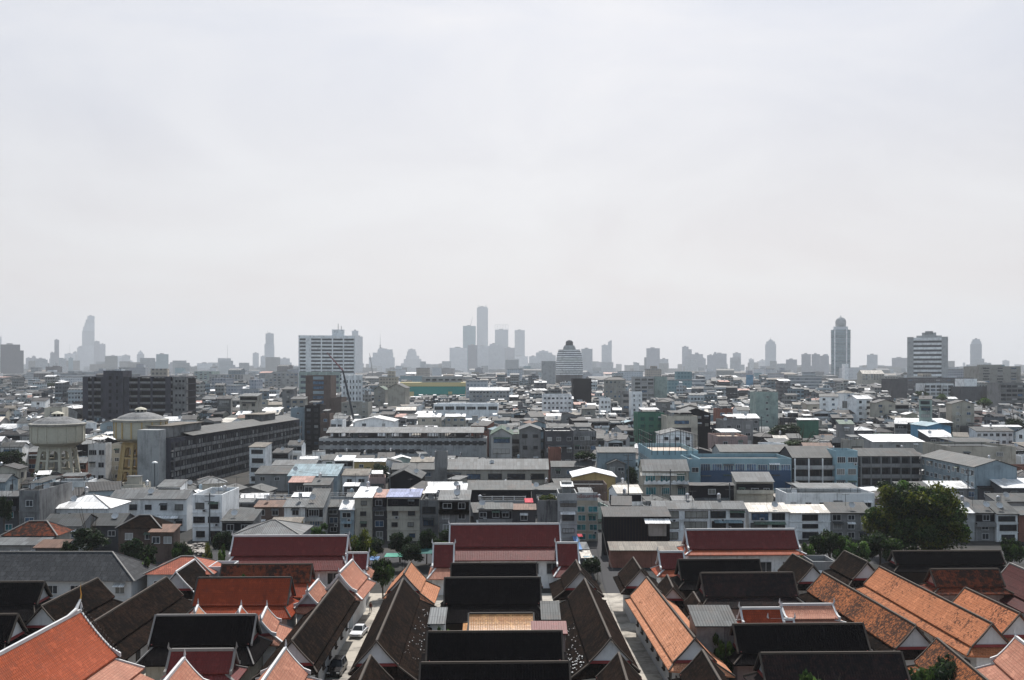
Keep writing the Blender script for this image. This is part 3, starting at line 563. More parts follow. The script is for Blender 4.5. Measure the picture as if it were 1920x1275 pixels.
def house(name, label, cat, c, rz, w, dep, h, kind='shed', wall='w:grey', roof='r:grey corrugated', rise=1.2, rows=2, cols=2, group=None, win=(1.4, 1.3), frame='frame white', glass='glass',
          sides='', bands=None, extras=(), z0=0, flr=3.1, ov=.5, roofname='roof', wname='wall', par=.8, wtop=None, rnd_=None):
    r_ = rnd_ or rnd; root = thing(name, label, cat, (c[0], c[1], z0), rz, group); h = h - z0
    walls_part(root, kind, w, dep, h, rise, wall, bands if bands is not None else rows, par)
    roof_part(root, kind, w, dep, h, rise, roof, ov)
    fl = h / max(rows, 1) if rows and h / max(rows, 1) < 4.5 else flr
    for i in range(rows):
        z = h - fl * (i + .5) - (.1 if i == 0 else 0)
        if z < 1: break
        for j in range(cols):
            x = -w / 2 + w * (j + .5) / cols + (r_.uniform(-.2, .2) if cols < 5 else 0); ww = min(win[0] * r_.choice((1, 1, 1.3)), w / cols * .8); hh_ = win[1]
            gl_ = glass if glass != 'glass' else r_.choice(('glass', 'glass', 'glass', 'glass', 'curtain', 'curtain pale', 'glass blue'))
            hw_ = min(hh_, fl * .62) * r_.choice((1, 1, .8)); wd_ = window(root, x, 0, z, ww, hw_, 'f', frame, gl_, div=2 if ww < 2 else 4)
            if c[1] < 420 and r_.random() < .22:
                aw = MB(); aw.slab([(-.05, hw_ / 2 + .35), (-.9, hw_ / 2 - .05)], -ww / 2 - .2, ww / 2 + .2, .05, axis='x'); aw.build('awning', r_.choice(('r:pale grey corrugated', 'r:grey corrugated', 'r:white metal', 'r:green metal')), root, (x, 0, z))
            elif c[1] < 330 and r_.random() < .18: ac_unit(root, x + ww * .3, -.02, z - hw_ / 2 - .85)
        for sd_ in sides:
            n = max(1, int(dep / 4))
            for j in range(n): window(root, w / 2 if sd_ == 'r' else -w / 2, dep * (j + .5) / n, z, min(win[0], 1.4), min(win[1], fl * .6), sd_, frame, glass)
    for e_ in extras:
        if e_ == 'tank': tank(root, r_.uniform(-w * .3, w * .3), dep * .7, h + (rise * .9 if kind != 'flat' else 0), mat=r_.choice(('tank steel', 'tank steel', 'w:pale blue')))
        elif e_ == 'dish': dish(root, r_.uniform(-w * .4, w * .4), dep * .3, h + (rise * .3 if kind != 'flat' else 0))
        elif e_ == 'aerial':
            if 'aerial' not in WCACHE:
                a_ = MB(); a_.bar((0, 0, -1.2), (0, 0, 3.2), .07); a_.bar((-.9, 0, 3), (.9, 0, 3), .05)
                for q_ in range(6): a_.bar((-.8 + .32 * q_, -.3, 3), (-.8 + .32 * q_, .3, 3), .035)
                WCACHE['aerial'] = a_.mesh('aerial', ['dark steel'])
            link('aerial', WCACHE['aerial'], root, (r_.uniform(-w * .4, w * .4), dep * r_.uniform(.3, .7), h + rise * .4), r_.uniform(0, 3))
        elif e_ == 'ac': ac_unit(root, r_.uniform(-w * .35, w * .35), -.02, h - fl * r_.choice((.95, 1.9)) if h > 6 else h * .3)
        elif e_ == 'awning': awning(root, 0, max(h - fl * 1.05, 2.6), w * .8, mat=r_.choice(('r:pale grey corrugated', 'r:white metal', 'r:pale blue metal', 'r:green metal')))
        elif e_ == 'door': m = MB(); m.box(-.5, .5, -.06, .02, 0, 2.1); m.build('door', 'wood dark', root, (w * .2, 0, 0))
        elif e_ == 'penthouse':
            m = MB(); pw = w * .45; m.box(-pw / 2, pw / 2, dep * .45, dep * .85, h, h + 2.6); m.build('stair_house', wall, root)
            m = MB(); m.box(-pw / 2 - .2, pw / 2 + .2, dep * .45 - .2, dep * .85 + .2, h + 2.6, h + 2.78); m.build('stair_roof', 'r:pale grey corrugated', root)
        elif e_ == 'canopy':
            m = MB(); cw = w * .7; zz = h + 2.3; m.slab([(dep * .15, zz - .2), (dep * .8, zz + .3)], -cw / 2, cw / 2, .08, axis='x')
            m.build('canopy', r_.choice(('r:white metal', 'r:pale grey corrugated', 'r:grey corrugated')), root)
            m = MB()
            for x in (-cw / 2 + .2, cw / 2 - .2):
                for y in (dep * .2, dep * .75): m.box(x - .05, x + .05, y - .05, y + .05, h - .1, zz - .12)
            m.box(-cw / 2 + .1, cw / 2 - .1, dep * .2 - .04, dep * .2 + .04, zz - .32, zz - .22); m.box(-cw / 2 + .1, cw / 2 - .1, dep * .75 - .04, dep * .75 + .04, zz - .32, zz - .22)
            for x in (-cw / 2 + .2, cw / 2 - .2): m.box(x - .04, x + .04, dep * .2, dep * .75, zz - .3, zz - .2)
            m.build('canopy_frame', 'dark steel', root)
        elif e_ == 'lean-to':
            m = MB(); lw = w * r_.uniform(.4, .8); lx = r_.uniform(-.5, .5) * (w - lw); ld = r_.uniform(2, 3.5); m.slab([(-.1, min(h - .4, 3.4)), (-ld, min(h - .4, 3.4) - .7)], lx - lw / 2, lx + lw / 2, .08, axis='x'); m.build('lean_to_roof', r_.choice(('r:white metal', 'r:grey corrugated', 'r:dark corrugated', 'r:rusty')), root)
            m = MB(); m.box(lx - lw / 2 + .1, lx + lw / 2 - .1, -ld + .3, -.01, 0, 2.3); m.build('lean_to_wall', r_.choice(('w:dark grey', 'w:black', 'w:grimy')), root)
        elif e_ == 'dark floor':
            m = MB(); m.box(-w / 2 + .1, w / 2 - .1, -.035, .02, h - 2.6, h - .5); m.build('balcony_shade_panel', 'w:black', root)  # flat black panel painted as the shade of an open floor
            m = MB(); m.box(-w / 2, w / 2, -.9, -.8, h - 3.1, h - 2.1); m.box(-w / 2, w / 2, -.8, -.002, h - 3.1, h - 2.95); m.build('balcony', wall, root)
    return root
def hh(label, x0, x1, yr, ye, d, kind='shed', wall='w:grey', roof='r:grey corrugated', rows=2, cols=2, name='shophouse', cat='shophouse', pitch=None, dep=None, yb=None, rz=0, **k):
    """house measured in the photo: x0-x1 front wall, yr back or ridge of the roof, ye front eave, d distance"""
    pitch = pitch if pitch is not None else {'shed': .22, 'gx': .42, 'gy': .35, 'hip': .5, 'flat': 0}[kind]
    z = zof(ye, d); s1 = (yr - HZ) / F
    if kind == 'gy': rise = zof(yr, d) - z; dp = dep or 12
    elif kind == 'flat': dp = dep or max(5, (H - z) / max(s1, 1e-4) - d); dp = min(dp, 40) if dep is None else dep; rise = 0
    else:
        wdt = (d * ((ye - HZ) / F - s1) / (pitch + s1)) if dep is None else dep * (1 if kind == 'shed' else .5)
        wdt = max(wdt, 1.5); rise = pitch * wdt; dp = wdt if kind == 'shed' else 2 * wdt
    X0, X1 = xof(x0, d), xof(x1, d); w = X1 - X0
    if 200 < d < 640 and k.get('bands') != 1 and k.get('group') != GRP and 'court' not in label and 'blue block' not in label:
        ex_ = list(k.get('extras', ())); q_ = rnd.random
        if q_() < .45: ex_.append('aerial')
        if q_() < .3: ex_.append('dish')
        if kind == 'flat' and q_() < .5 and 'canopy' not in ex_: ex_.append('canopy')
        if q_() < .15 and 'tank' not in ex_: ex_.append('tank')
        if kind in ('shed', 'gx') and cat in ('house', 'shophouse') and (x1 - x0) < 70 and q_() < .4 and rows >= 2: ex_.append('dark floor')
        k['extras'] = tuple(ex_)
    FP.append((X0 - .5, X1 + .5, d - 1, d + dp + 1)); VIS.append((x0, x1, min(yr, ye) - 1, yb or ye + 22, d))
    return house(name, label, cat, ((X0 + X1) / 2, d), rz, w, dp, z, kind, wall, roof, rise, rows, cols, **k)
def gallery(root, w, h, nf, bay, slab='w:pale grey', col='w:pale grey', back='w:dark grey', depth=1.6, rail=True, z0=0, glass='glass', wins=True, name='column', openf=(), mixg=None):
    """open corridors along the front (local y<0): floor slabs, parapets, columns, and windows on the wall behind"""
    fh = (h - z0) / nf; nb = max(2, round(w / bay))
    for i in range(nf + 1):
        z = z0 + i * fh
        if i == nf: continue
        m = MB(); m.box(-w / 2, w / 2, -depth, -.002, z - .12, z + .12); m.build('floor_slab', slab, root)
        if rail: m = MB(); m.box(-w / 2, w / 2, -depth - .1, -depth + .02, z + .13, z + 1.05); m.build('parapet', slab, root)
        if wins:
            for j in range(nb): window(root, -w / 2 + w * (j + .5) / nb, 0, z + fh * .58, w / nb * .74, fh * .46, 'f', 'frame dark', rnd.choice(mixg) if mixg else glass, sill=False, div=3)
    for j in range(nb + 1):
        x = -w / 2 + .2 + (w - .4) * j / nb; m = MB(); m.box(x - .16, x + .16, -depth - .18, -depth + .18, 0, h - .15); m.build(name, col, root)
SHG = 'shophouses behind the temple'
def S(label, *a, **k): return hh(label, *a, group=SHG, **k)
# front row behind the temple (distance about 200-240 m)
S('white three storey flat roofed house with bare white side wall', 361, 416, 921, 934, 222, 'flat', 'w:white', 'concrete', 3, 2, dep=14, yb=1010, win=(1.8, 1.1), frame='frame dark', extras=('ac', 'door'))
S('long pale house row with patched grey and pink roof left of the white house', 206, 350, 918, 935, 236, 'gx', 'w:white', 'r:pale grey corrugated', 2, 5, yb=985, frame='frame dark', extras=('dish', 'awning'))
S('low grey lean-to house right of the white three storey house', 416, 475, 955, 976, 216, 'shed', 'w:grey', 'r:grey corrugated', 2, 2, yb=1000)
S('broad hipped grey roof just behind the left maroon hall', 440, 560, 975, 1003, 190, 'hip', 'w:grey', 'r:pale grey corrugated', 1, 2, pitch=.35, name='house', cat='house')
S('rusty red sheet roofed house right of the grey lean-to', 478, 530, 938, 950, 240, 'shed', 'w:brown', 'r:rusty', 2, 2, extras=('tank',))
S('small white house with striped translucent roof panels', 533, 572, 935, 950, 226, 'shed', 'w:white', 'r:pale grey corrugated', 3, 1, pitch=.35, yb=985, glass='glass')
S('dim yellow walled house below the striped roof house', 505, 560, 970, 985, 208, 'shed', 'w:yellow', 'r:tan', 2, 1)
S('grey roofed house with bright blue window, right of the striped roof house', 574, 606, 935, 951, 226, 'shed', 'w:pale grey', 'r:grey corrugated', 3, 1, pitch=.35, dep=9, yb=990, win=(2.2, 1.6), glass='glass blue')
S('narrow dark house with tan lean-to between grey and pale blue houses', 612, 637, 937, 950, 232, 'shed', 'w:dark grey', 'r:grey corrugated', 3, 1)
S('narrow pale blue house with sloping white roof', 638, 664, 938, 955, 222, 'shed', 'w:pale blue', 'r:white metal', 3, 1, pitch=.35, yb=990, extras=('awning',))
S('tall cream house with wide white roof, left end of the cream terrace', 665, 697, 913, 932, 222, 'shed', 'w:cream', 'r:white metal', 4, 1, pitch=.12, yb=1010, win=(.9, .9), frame='frame dark')
S('narrow grey house with salmon roof squeezed between two cream houses', 698, 725, 918, 932, 224, 'shed', 'w:dark grey', 'r:salmon metal', 4, 1, pitch=.12, yb=1010, extras=('awning',))
S('cream terrace house with lavender metal roof and black fascia', 726, 787, 917, 931, 222, 'shed', 'w:cream', 'r:lavender metal', 4, 2, pitch=.12, yb=1010, win=(1.1, .9), frame='frame dark')
S('grey balcony house with roof tank right of the lavender roof', 788, 822, 938, 944, 222, 'flat', 'w:grimy', 'concrete', 3, 1, yb=1000, win=(2.2, 1.4), frame='frame dark', extras=('tank', 'tank', 'dish'), dep=13)
S('grimy house with broad grey roof and white windowed second floor', 823, 880, 919, 937, 218, 'shed', 'w:grimy', 'r:pale grey corrugated', 4, 2, pitch=.2, yb=1000, extras=('tank', 'dish', 'dark floor'))
S('low long roofed house directly behind the central maroon hall', 897, 960, 943, 954, 222, 'shed', 'w:grey', 'r:grey corrugated', 3, 3, yb=978)
S('rust roofed lean-to beside the rooftop garden tower', 960, 1004, 945, 955, 224, 'shed', 'w:dark grey', 'r:rusty', 2, 1, yb=978)
S('streaked concrete tower with plants growing on its roof', 1009, 1046, 938, 945, 214, 'flat', 'w:grimy', 'concrete', 1, 0, dep=7, yb=985, bands=1)
S('pale grey narrow tower house with small barred windows', 1047, 1082, 925, 932, 210, 'flat', 'w:pale grey', 'concrete', 4, 1, dep=8, yb=1020, win=(2.4, 1.1), frame='frame dark', extras=('awning', 'penthouse'))
SIGN = S('cream building with red lettered sign board and teal shutters', 1081, 1121, 927, 945, 222, 'flat', 'w:cream', 'concrete', 4, 2, dep=12, yb=1000, win=(1.5, 1.8), glass='glass teal')
S('big black timber clad building with falling roofline beside the alley', 1133, 1256, 950, 968, 205, 'shed', 'w:black', 'r:dark corrugated', 1, 0, pitch=.2, yb=1020, name='timber_building', cat='building')
S('long low roof with dark red front wall beside the right maroon hall', 1145, 1306, 1016, 1031, 192, 'shed', 'w:brick red', 'r:tan', 1, 0, yb=1050, name='shed', cat='shed')
S('long tiled roof house with two big pale shuttered bays', 1225, 1331, 939, 954, 222, 'gx', 'w:white', 'r:pale grey corrugated', 3, 2, pitch=.5, yb=992, win=(5.4, 1.7), glass='w:beige', frame='wood dark')
S('white plastered house with blue awning over barred windows', 1332, 1397, 939, 954, 223, 'gx', 'w:white', 'r:pale grey corrugated', 3, 2, pitch=.5, yb=992, win=(3, 1.4), frame='wood dark', extras=('tank', 'awning', 'ac'))
S('white house with plain cream metal roof and one dark window', 1405, 1479, 943, 959, 224, 'shed', 'w:white', 'r:cream metal', 3, 2, pitch=.3, yb=992, win=(2.8, 1.4), frame='frame dark', extras=('awning', 'ac', 'ac'))
S('long white walled house with pale metal roof left of the grey tiled one', 1480, 1557, 946, 961, 224, 'shed', 'w:white', 'r:cream metal', 3, 1, pitch=.3, yb=985, win=(3.4, 1.1), frame='frame dark')
S('grey tiled house with three small framed windows, left of the big tree', 1558, 1632, 942, 961, 224, 'shed', 'w:grey', 'r:grey corrugated', 3, 3, pitch=.35, yb=1000)
S('white roofed house just right of the big leafy tree', 1785, 1828, 940, 961, 222, 'shed', 'w:pale grey', 'r:white metal', 3, 1, pitch=.3, yb=1030)
S('grey tiled house between white roofed house and right edge row', 1829, 1866, 938, 961, 222, 'shed', 'w:grey', 'r:grey corrugated', 3, 1, pitch=.35, yb=1030)
S('pale walled house with dark ribbon window near the right edge', 1869, 1908, 940, 963, 221, 'shed', 'w:white', 'r:grey corrugated', 3, 1, pitch=.35, yb=1030, win=(2.8, 1.3), frame='frame dark')
S('brick red walled house cut by the right edge', 1910, 1960, 950, 965, 221, 'shed', 'w:brick red', 'r:grey corrugated', 3, 1, yb=1030)
S('low white corrugated hip roofed hall left of the pale house row', 93, 204, 927, 953, 222, 'hip', 'w:white', 'r:white metal', 1, 4, pitch=.4, yb=960, name='house', cat='house')
S('tall grimy concrete house at the left edge', 36, 74, 919, 926, 214, 'flat', 'w:grimy', 'concrete', 3, 1, dep=16, yb=990, extras=('dish',))
S('dark green shuttered house cut by the left edge', -30, 34, 921, 930, 216, 'shed', 'w:dark grey', 'r:pale grey corrugated', 4, 2, yb=985, glass='glass teal')
S('dark terracotta hip roofed house at the left', 8, 105, 977, 1004, 182, 'hip', 'w:beige', 't:rust_mottled', 1, 2, pitch=.7, name='house', cat='house')
S('grey gabled shed roof between terracotta roof and white edged roof', 78, 152, 963, 986, 200, 'gx', 'w:grey', 'r:grey corrugated', 1, 2, name='house', cat='house')
S('long grey roof with a bright white lower panel', 118, 226, 962, 985, 205, 'gx', 'w:dark grey', 'r:grey corrugated', 1, 3, name='house', cat='house')
S('brown hip roofed timber house under trees at left', 222, 300, 966, 990, 200, 'hip', 'w:brown', 't:brown', 2, 2, pitch=.7, name='house', cat='house')
S('low red brown roofed timber hut in front of the white house', 281, 325, 983, 997, 198, 'shed', 'w:brown', 'r:rusty', 1, 2, name='hut', cat='hut', yb=1020)
S('flat pale roofed shed at the left edge above the grey hipped hall', -30, 84, 1004, 1021, 178, 'shed', 'w:grey', 'r:pale grey corrugated', 1, 3, name='shed', cat='shed')
S('very low patched tin roof beside the pale shed at left', 66, 118, 1012, 1026, 176, 'shed', 'w:dark grey', 'r:rusty', 1, 1, name='shed', cat='shed')
# grey hipped hall, striped roof, corrugated shed inside the temple
hh('long grey tiled hall with hipped end and white walls at left', -90, 246, 1035, 1088, 155, 'hip', 'w:plaster', 't:grey', 2, 8, name='temple_building', cat='hall', pitch=.72, group=GRP, ov=.8)
hh('low hipped roof of red orange striped tiles behind the brown gable', 276, 396, 1043, 1076, 158, 'hip', 'w:plaster', 't:red_orange', 1, 3, name='temple_building', cat='hall', pitch=.5, group=GRP)
hh('grey corrugated shed roof among the orange and red temple roofs', 1306, 1380, 1136, 1172, 119, 'shed', 'w:grimy', 'r:grey corrugated', 1, 0, name='shed', cat='shed', pitch=.25, group=GRP)
hh('dark red corrugated lean-to right of the gold tiled roof', 1000, 1060, 1166, 1186, 121, 'shed', 'w:pink', 't:maroon', 1, 0, name='shed', cat='shed', pitch=.25, group=GRP)
hh('small grey walkway roof between the littered hall and black roofs', 1018, 1048, 1128, 1160, 135, 'shed', 'w:grey', 'r:grey corrugated', 1, 0, name='walkway', cat='walkway roof', pitch=.25, group=GRP)
hh('small grey link roof right of the long brown alley hall', 806, 832, 1140, 1168, 133, 'shed', 'w:plaster', 'r:pale grey corrugated', 1, 0, name='walkway', cat='walkway roof', pitch=.25, group=GRP)
hh('flat pale roofed hut behind the white trimmed brown gable', 390, 432, 1061, 1072, 160, 'flat', 'w:plaster', 'concrete', 1, 1, name='hut', cat='hut', dep=5, group=GRP)
hh('little flat roofed block beside the brown gabled halls at right', 1524, 1568, 1050, 1062, 168, 'flat', 'w:grey', 'concrete', 1, 1, name='hut', cat='hut', dep=6, group=GRP)

# ------------------------------------------------------------------ second row (240-330 m)
MG = 'houses along the street in the middle distance'
def M_(label, *a, **k): return hh(label, *a, group=MG, **k)
M_('peach roofed dark stall by the white railing', 542, 583, 893, 904, 282, 'shed', 'w:dark grey', 'r:salmon metal', 1, 1, yb=925)
M_('grey roofed glass fronted house by the white railing', 570, 618, 896, 909, 280, 'shed', 'w:grey', 'r:grey corrugated', 1, 3, yb=925, win=(2.4, 2.2))
M_('broad pale blue metal roof left of centre', 540, 632, 870, 892, 300, 'shed', 'w:pale blue', 'r:pale blue metal', 1, 3, pitch=.22)
M_('wide grey low gabled roof at the foot of the long grey block', 478, 560, 873, 888, 315, 'gx', 'w:grey', 'r:grey corrugated', 1, 3, pitch=.2)
M_('farther grey low roof beside the long grey block', 510, 590, 862, 872, 345, 'gx', 'w:grey', 'r:pale grey corrugated', 1, 3, pitch=.2)
M_('tan roofed house with white front left of the round dark tree', 642, 690, 879, 891, 305, 'shed', 'w:white', 'r:tan', 1, 2, yb=903)
M_('yellow walled house with thin white roof', 664, 722, 860, 865, 350, 'shed', 'w:yellow', 'r:white metal', 1, 2, yb=879)
M_('white box with sunlit roof left of the yellow house', 628, 662, 854, 863, 355, 'shed', 'w:white', 'r:white metal', 2, 1)
M_('little hut with bright white roof below the tan roofed house', 645, 672, 905, 911, 285, 'shed', 'w:dark grey', 'r:white metal', 1, 1)
M_('grey barn with dark gable right of the round dark tree', 728, 788, 881, 897, 296, 'gy', 'w:black', 'r:grey corrugated', 1, 0, yb=905, dep=16)
M_('grey roofed house in front of the open topped long building', 735, 815, 868, 880, 325, 'gx', 'w:grey', 'r:grey corrugated', 1, 3)
M_('long low grey roof left of the main peach walled house', 770, 812, 857, 866, 350, 'shed', 'w:grey', 'r:tan', 1, 2)
M_('wide house with grey roof, peach upper wall and pale blue lower wall', 828, 1028, 860, 880, 300, 'gx', 'w:beige', 'r:pale grey corrugated', 2, 5, pitch=.42, yb=905, win=(4, 1.7), frame='wood dark', bands=2)
M_('plain concrete stair tower left of the wide peach walled house', 815, 838, 848, 852, 299, 'flat', 'w:grimy', 'concrete', 1, 0, dep=4, bands=1)
M_('bright white roofed canopy left of the broad grey workshop roof', 815, 874, 907, 918, 262, 'shed', 'w:dark grey', 'r:white metal', 1, 1)
M_('broad grey workshop roof over a black open front', 876, 996, 901, 918, 262, 'shed', 'w:black', 'r:grey corrugated', 1, 0, yb=930, pitch=.2, name='workshop', cat='workshop')
M_('low grey roof right of the broad workshop roof', 997, 1074, 911, 918, 262, 'shed', 'w:dark grey', 'r:grey corrugated', 1, 3, yb=925)
M_('grey roof behind the yellow gabled house', 1034, 1126, 864, 875, 325, 'gx', 'w:grey', 'r:grey corrugated', 2, 4)
M_('yellow house with white edged shallow gable', 1076, 1154, 884, 894, 278, 'gy', 'w:yellow', 'r:white metal', 1, 0, yb=915, dep=14, bands=1)
M_('open topped dark rimmed block below the yellow gabled house', 1062, 1138, 906, 914, 262, 'flat', 'w:brown', 'concrete', 1, 0, dep=10, yb=925, bands=1)
M_('small grey cottage with two windows right of the yellow house', 1140, 1172, 862, 870, 318, 'gy', 'w:grey', 'r:grey corrugated', 1, 2, dep=9)
CN = M_('cream two storey house with tiled roof, cream blinds and scalloped white balcony', 1206, 1291, 861, 883, 270, 'gx', 'w:cream', 'r:pale grey corrugated', 3, 3, pitch=.6, yb=938, win=(2, 2), glass='glass teal')
awning(CN, -1, zof(886, 270), 12, 1.0, 'r:cream metal', .7)
m = MB(); zb = zof(903, 270); w_ = 12.0
m.box(-w_ / 2, w_ / 2, -1.5, -.002, zb - .6, zb - .45)
for i in range(9):
    for k in range(7): x = -w_ / 2 + w_ * (i + (k + .5) / 7) / 9; hh_ = .45 + .5 * abs(math.cos(math.pi * (k + .5) / 7)); m.box(x - w_ / 126, x + w_ / 126, -1.5, -1.4, zb - .44, zb - .45 + hh_)
m.build('balcony', 'w:white', CN)
M_('pale blue block with deep blue glass front', 1312, 1484, 850, 866, 283, 'flat', 'w:court blue', 'r:pale grey corrugated', 2, 8, dep=16, yb=910, win=(3, 2.2), glass='glass blue', par=1.0)
bb = [o for o in bpy.data.objects if o.get('label', '').startswith('pale blue block with deep')][0]; bb_w = xof(1484, 283) - xof(1312, 283); bb_h = zof(866, 283)
m = MB(); m.box(-bb_w / 2 + .3, bb_w / 2 - .3, -.5, -.1, bb_h - 7.4, bb_h - 2.4); m.build('glass_front', 'panel blue', bb)  # plain dark blue panel as the glass front
m = MB(); m.box(-bb_w / 2, bb_w / 2, -.9, -.001, bb_h - 8.6, bb_h - 7.5); m.build('ledge', 'w:court blue', bb)
M_('narrow pale blue wing standing forward of the blue block', 1292, 1313, 855, 866, 276, 'flat', 'w:court blue', 'concrete', 3, 1, dep=14, yb=905)
# roof-top sports court
ct = M_('pale blue school block carrying a fenced roof court', 1222, 1310, 836, 853, 302, 'flat', 'w:court blue', 'court floor', 3, 4, dep=32, yb=862, sides='l', par=1.3)
wct = xof(1310, 302) - xof(1222, 302); zc = zof(853, 302)
m = MB()
for x in (-wct / 2 + .1, wct / 2 - .1):
    for k in range(7): m.box(x - .06, x + .06, 32 * k / 6 - .06 + (.06 if k == 0 else -.06 if k == 6 else 0), 32 * k / 6 + .06, zc, zc + 6)
    for z in (2.5, 4.2, 6): m.bar((x, 0, zc + z), (x, 32, zc + z), .06)
for k in range(9):
    x = -wct / 2 + wct * k / 8; m.box(x - .06, x + .06, 31.7, 31.82, zc, zc + 6); m.box(x - .06, x + .06, -.1, .02, zc, zc + 6)
for z in (2.5, 4.2, 6): m.bar((-wct / 2, 31.76, zc + z), (wct / 2, 31.76, zc + z), .06); m.bar((-wct / 2, -.04, zc + z), (wct / 2, -.04, zc + z), .06)
m.build('court_fence', 'dark steel', ct)
m = MB()
for x in (2, 5): m.bar((x, 6, zc), (x, 6, zc + 2), .1)
m.bar((2, 6, zc + 2), (5, 6, zc + 2), .1); m.build('goal', 'dark steel', ct)
M_('small tiled roof house with upper balcony in front of the blue block', 1380, 1450, 885, 903, 262, 'shed', 'w:cream', 'r:pale grey corrugated', 2, 3, pitch=.4, yb=940, extras=('dark floor',))
M_('black fronted stalls with a white awning strip below the blue block', 1294, 1376, 905, 910, 260, 'shed', 'w:black', 'r:dark corrugated', 1, 1, yb=932, extras=('awning',))
# school with galleries
sc_ = M_('long school block with grey roof, white columns and two open galleries', 1486, 1566, 836, 858, 290, 'gx', 'w:dark grey', 'r:grey corrugated', 0, 0, pitch=.4, yb=915, name='school_block', cat='school')
w_ = xof(1566, 290) - xof(1486, 290); gallery(sc_, w_, zof(858, 290), 4, 4.2, slab='w:pale grey', col='w:white', depth=1.8)
M_('broad grey roof above the pale blue block, joined to the school', 1350, 1484, 833, 847, 305, 'gx', 'w:pale grey', 'r:grey corrugated', 2, 8, pitch=.3, yb=850, name='school_block', cat='school')
M_('pale blue stair tower of the school with dark banded openings', 1567, 1608, 838, 850, 287, 'flat', 'w:court blue', 'concrete', 4, 2, dep=9, yb=915, win=(2.2, 1.7), name='school_block', cat='school')
sc2 = M_('dark glazed school wing with grey roof, two open storeys', 1610, 1724, 840, 855, 295, 'gx', 'w:dark grey', 'r:grey corrugated', 0, 0, pitch=.4, yb=915, name='school_block', cat='school')
w_ = xof(1724, 295) - xof(1610, 295); gallery(sc2, w_, zof(855, 295), 4, 3.0, slab='w:grey', col='w:grey', depth=1.5)
L_ = 34.0; sc3 = house('school_block', 'school wing running towards the camera with long hipped roof at right', 'school', (121.6, 278.5), -math.pi / 2, L_, 11, 12.7, 'gx', 'w:pale blue', 'r:grey corrugated', 1.9, 4, 12, group=MG, win=(1.4, 1.2))
FP.append((120, 134, 260, 298)); VIS.append((1725, 1920, 840, 912, 262))
M_('low white roofs in a row right behind the big tree', 1748, 1832, 902, 915, 262, 'shed', 'w:grey', 'r:white metal', 1, 4, yb=925)
M_('grey low roof left of the row of white roofs', 1690, 1746, 903, 916, 262, 'shed', 'w:grey', 'r:grey corrugated', 1, 3, yb=925)
M_('dark grey roof with a red patch near the right edge', 1838, 1892, 899, 915, 260, 'shed', 'w:dark grey', 'r:dark corrugated', 1, 2, yb=930)
M_('bright white roof over a black porch at the right edge', 1880, 1960, 897, 914, 255, 'shed', 'w:dark grey', 'r:white metal', 1, 2, yb=930)
M_('grey roof terrace house in front of the right edge roofs', 1868, 1960, 925, 940, 238, 'shed', 'w:grey', 'r:grey corrugated', 2, 2, yb=950)
M_('cluttered flat terrace with white patterned parapet left of the big tree', 1474, 1640, 918, 932, 245, 'flat', 'w:white', 'concrete', 2, 6, dep=10, yb=940, par=1.0)
M_('low patched roof right of the black timber building', 1262, 1300, 930, 938, 246, 'shed', 'w:cream', 'r:pale grey corrugated', 2, 2)
# ------------------------------------------------------------------ third band (330-620 m)
TG = 'buildings in the packed middle of the city'
def T_(label, *a, **k): k.setdefault('name', 'building'); k.setdefault('cat', 'building'); return hh(label, *a, group=TG, **k)
T_('pale building with green gable roof and mint side wall', 921, 960, 803, 815, 350, 'gy', 'w:pale grey', 'r:green metal', 4, 1, yb=862, dep=24, win=(5.5, 1.9), frame='frame dark')
T_('plain grey gabled building right of the green roofed one', 974, 1014, 798, 806, 356, 'gy', 'w:grey', 'r:pale grey corrugated', 4, 2, yb=855, dep=18, frame='frame dark')
T_('dark house stacked with long white awnings', 1022, 1075, 808, 812, 350, 'flat', 'w:dark grey', 'r:white metal', 4, 3, dep=18, yb=850, extras=('canopy', 'awning', 'dish'))
T_('small orange brown walled box under the white awnings', 1029, 1052, 841, 845, 333, 'flat', 'w:brick red', 'concrete', 1, 0, dep=6, yb=864)
T_('banded dark apartment row running back from the white awnings', 1076, 1118, 806, 812, 372, 'flat', 'w:grimy', 'concrete', 4, 4, dep=30, sides='r', win=(2.4, 1.4))
T_('pale blue blank wall shed with toothed ridge left of the roof court', 1121, 1192, 838, 848, 322, 'shed', 'w:pale blue', 'r:grey corrugated', 1, 0, yb=870, pitch=.25, bands=1)
T_('white two storey house behind the roof court fence', 1240, 1300, 806, 814, 372, 'gy', 'w:white', 'r:pale grey corrugated', 3, 3, yb=835, dep=14, frame='frame dark')
T_('cream house with long dark window above the white one', 1250, 1308, 783, 784, 395, 'flat', 'w:cream', 'concrete', 2, 1, yb=806, dep=15, win=(5.6, 1.6), frame='frame dark')
T_('dark open framed storey under a shallow grey gable roof', 1276, 1332, 765, 775, 410, 'gy', 'w:black', 'r:pale grey corrugated', 2, 4, yb=800, dep=16, frame='w:brown')
T_('building wrapped in dark green netting', 1196, 1246, 776, 778, 410, 'flat', 'w:green', 'concrete', 4, 3, yb=835, dep=15, frame='frame dark', glass='green net')
T_('grey house with dusty pink terrace and round portholes', 1346, 1402, 812, 822, 352, 'flat', 'w:pink', 'court floor', 2, 2, yb=835, dep=18)
T_('grey block behind the pink terrace with roof tank', 1358, 1412, 788, 792, 385, 'flat', 'w:grey', 'concrete', 3, 3, yb=815, dep=16, extras=('tank', 'canopy'))
T_('pale rooftop canopy with bright white roof left of the mint tower', 1382, 1424, 776, 784, 430, 'shed', 'w:grey', 'r:white metal', 2, 3, yb=805)
T_('tall plain mint grey tower block right of centre', 1418, 1459, 736, 738, 520, 'flat', 'w:mint', 'concrete', 8, 1, yb=805, dep=14, win=(1, 1), extras=('tank', 'tank'))
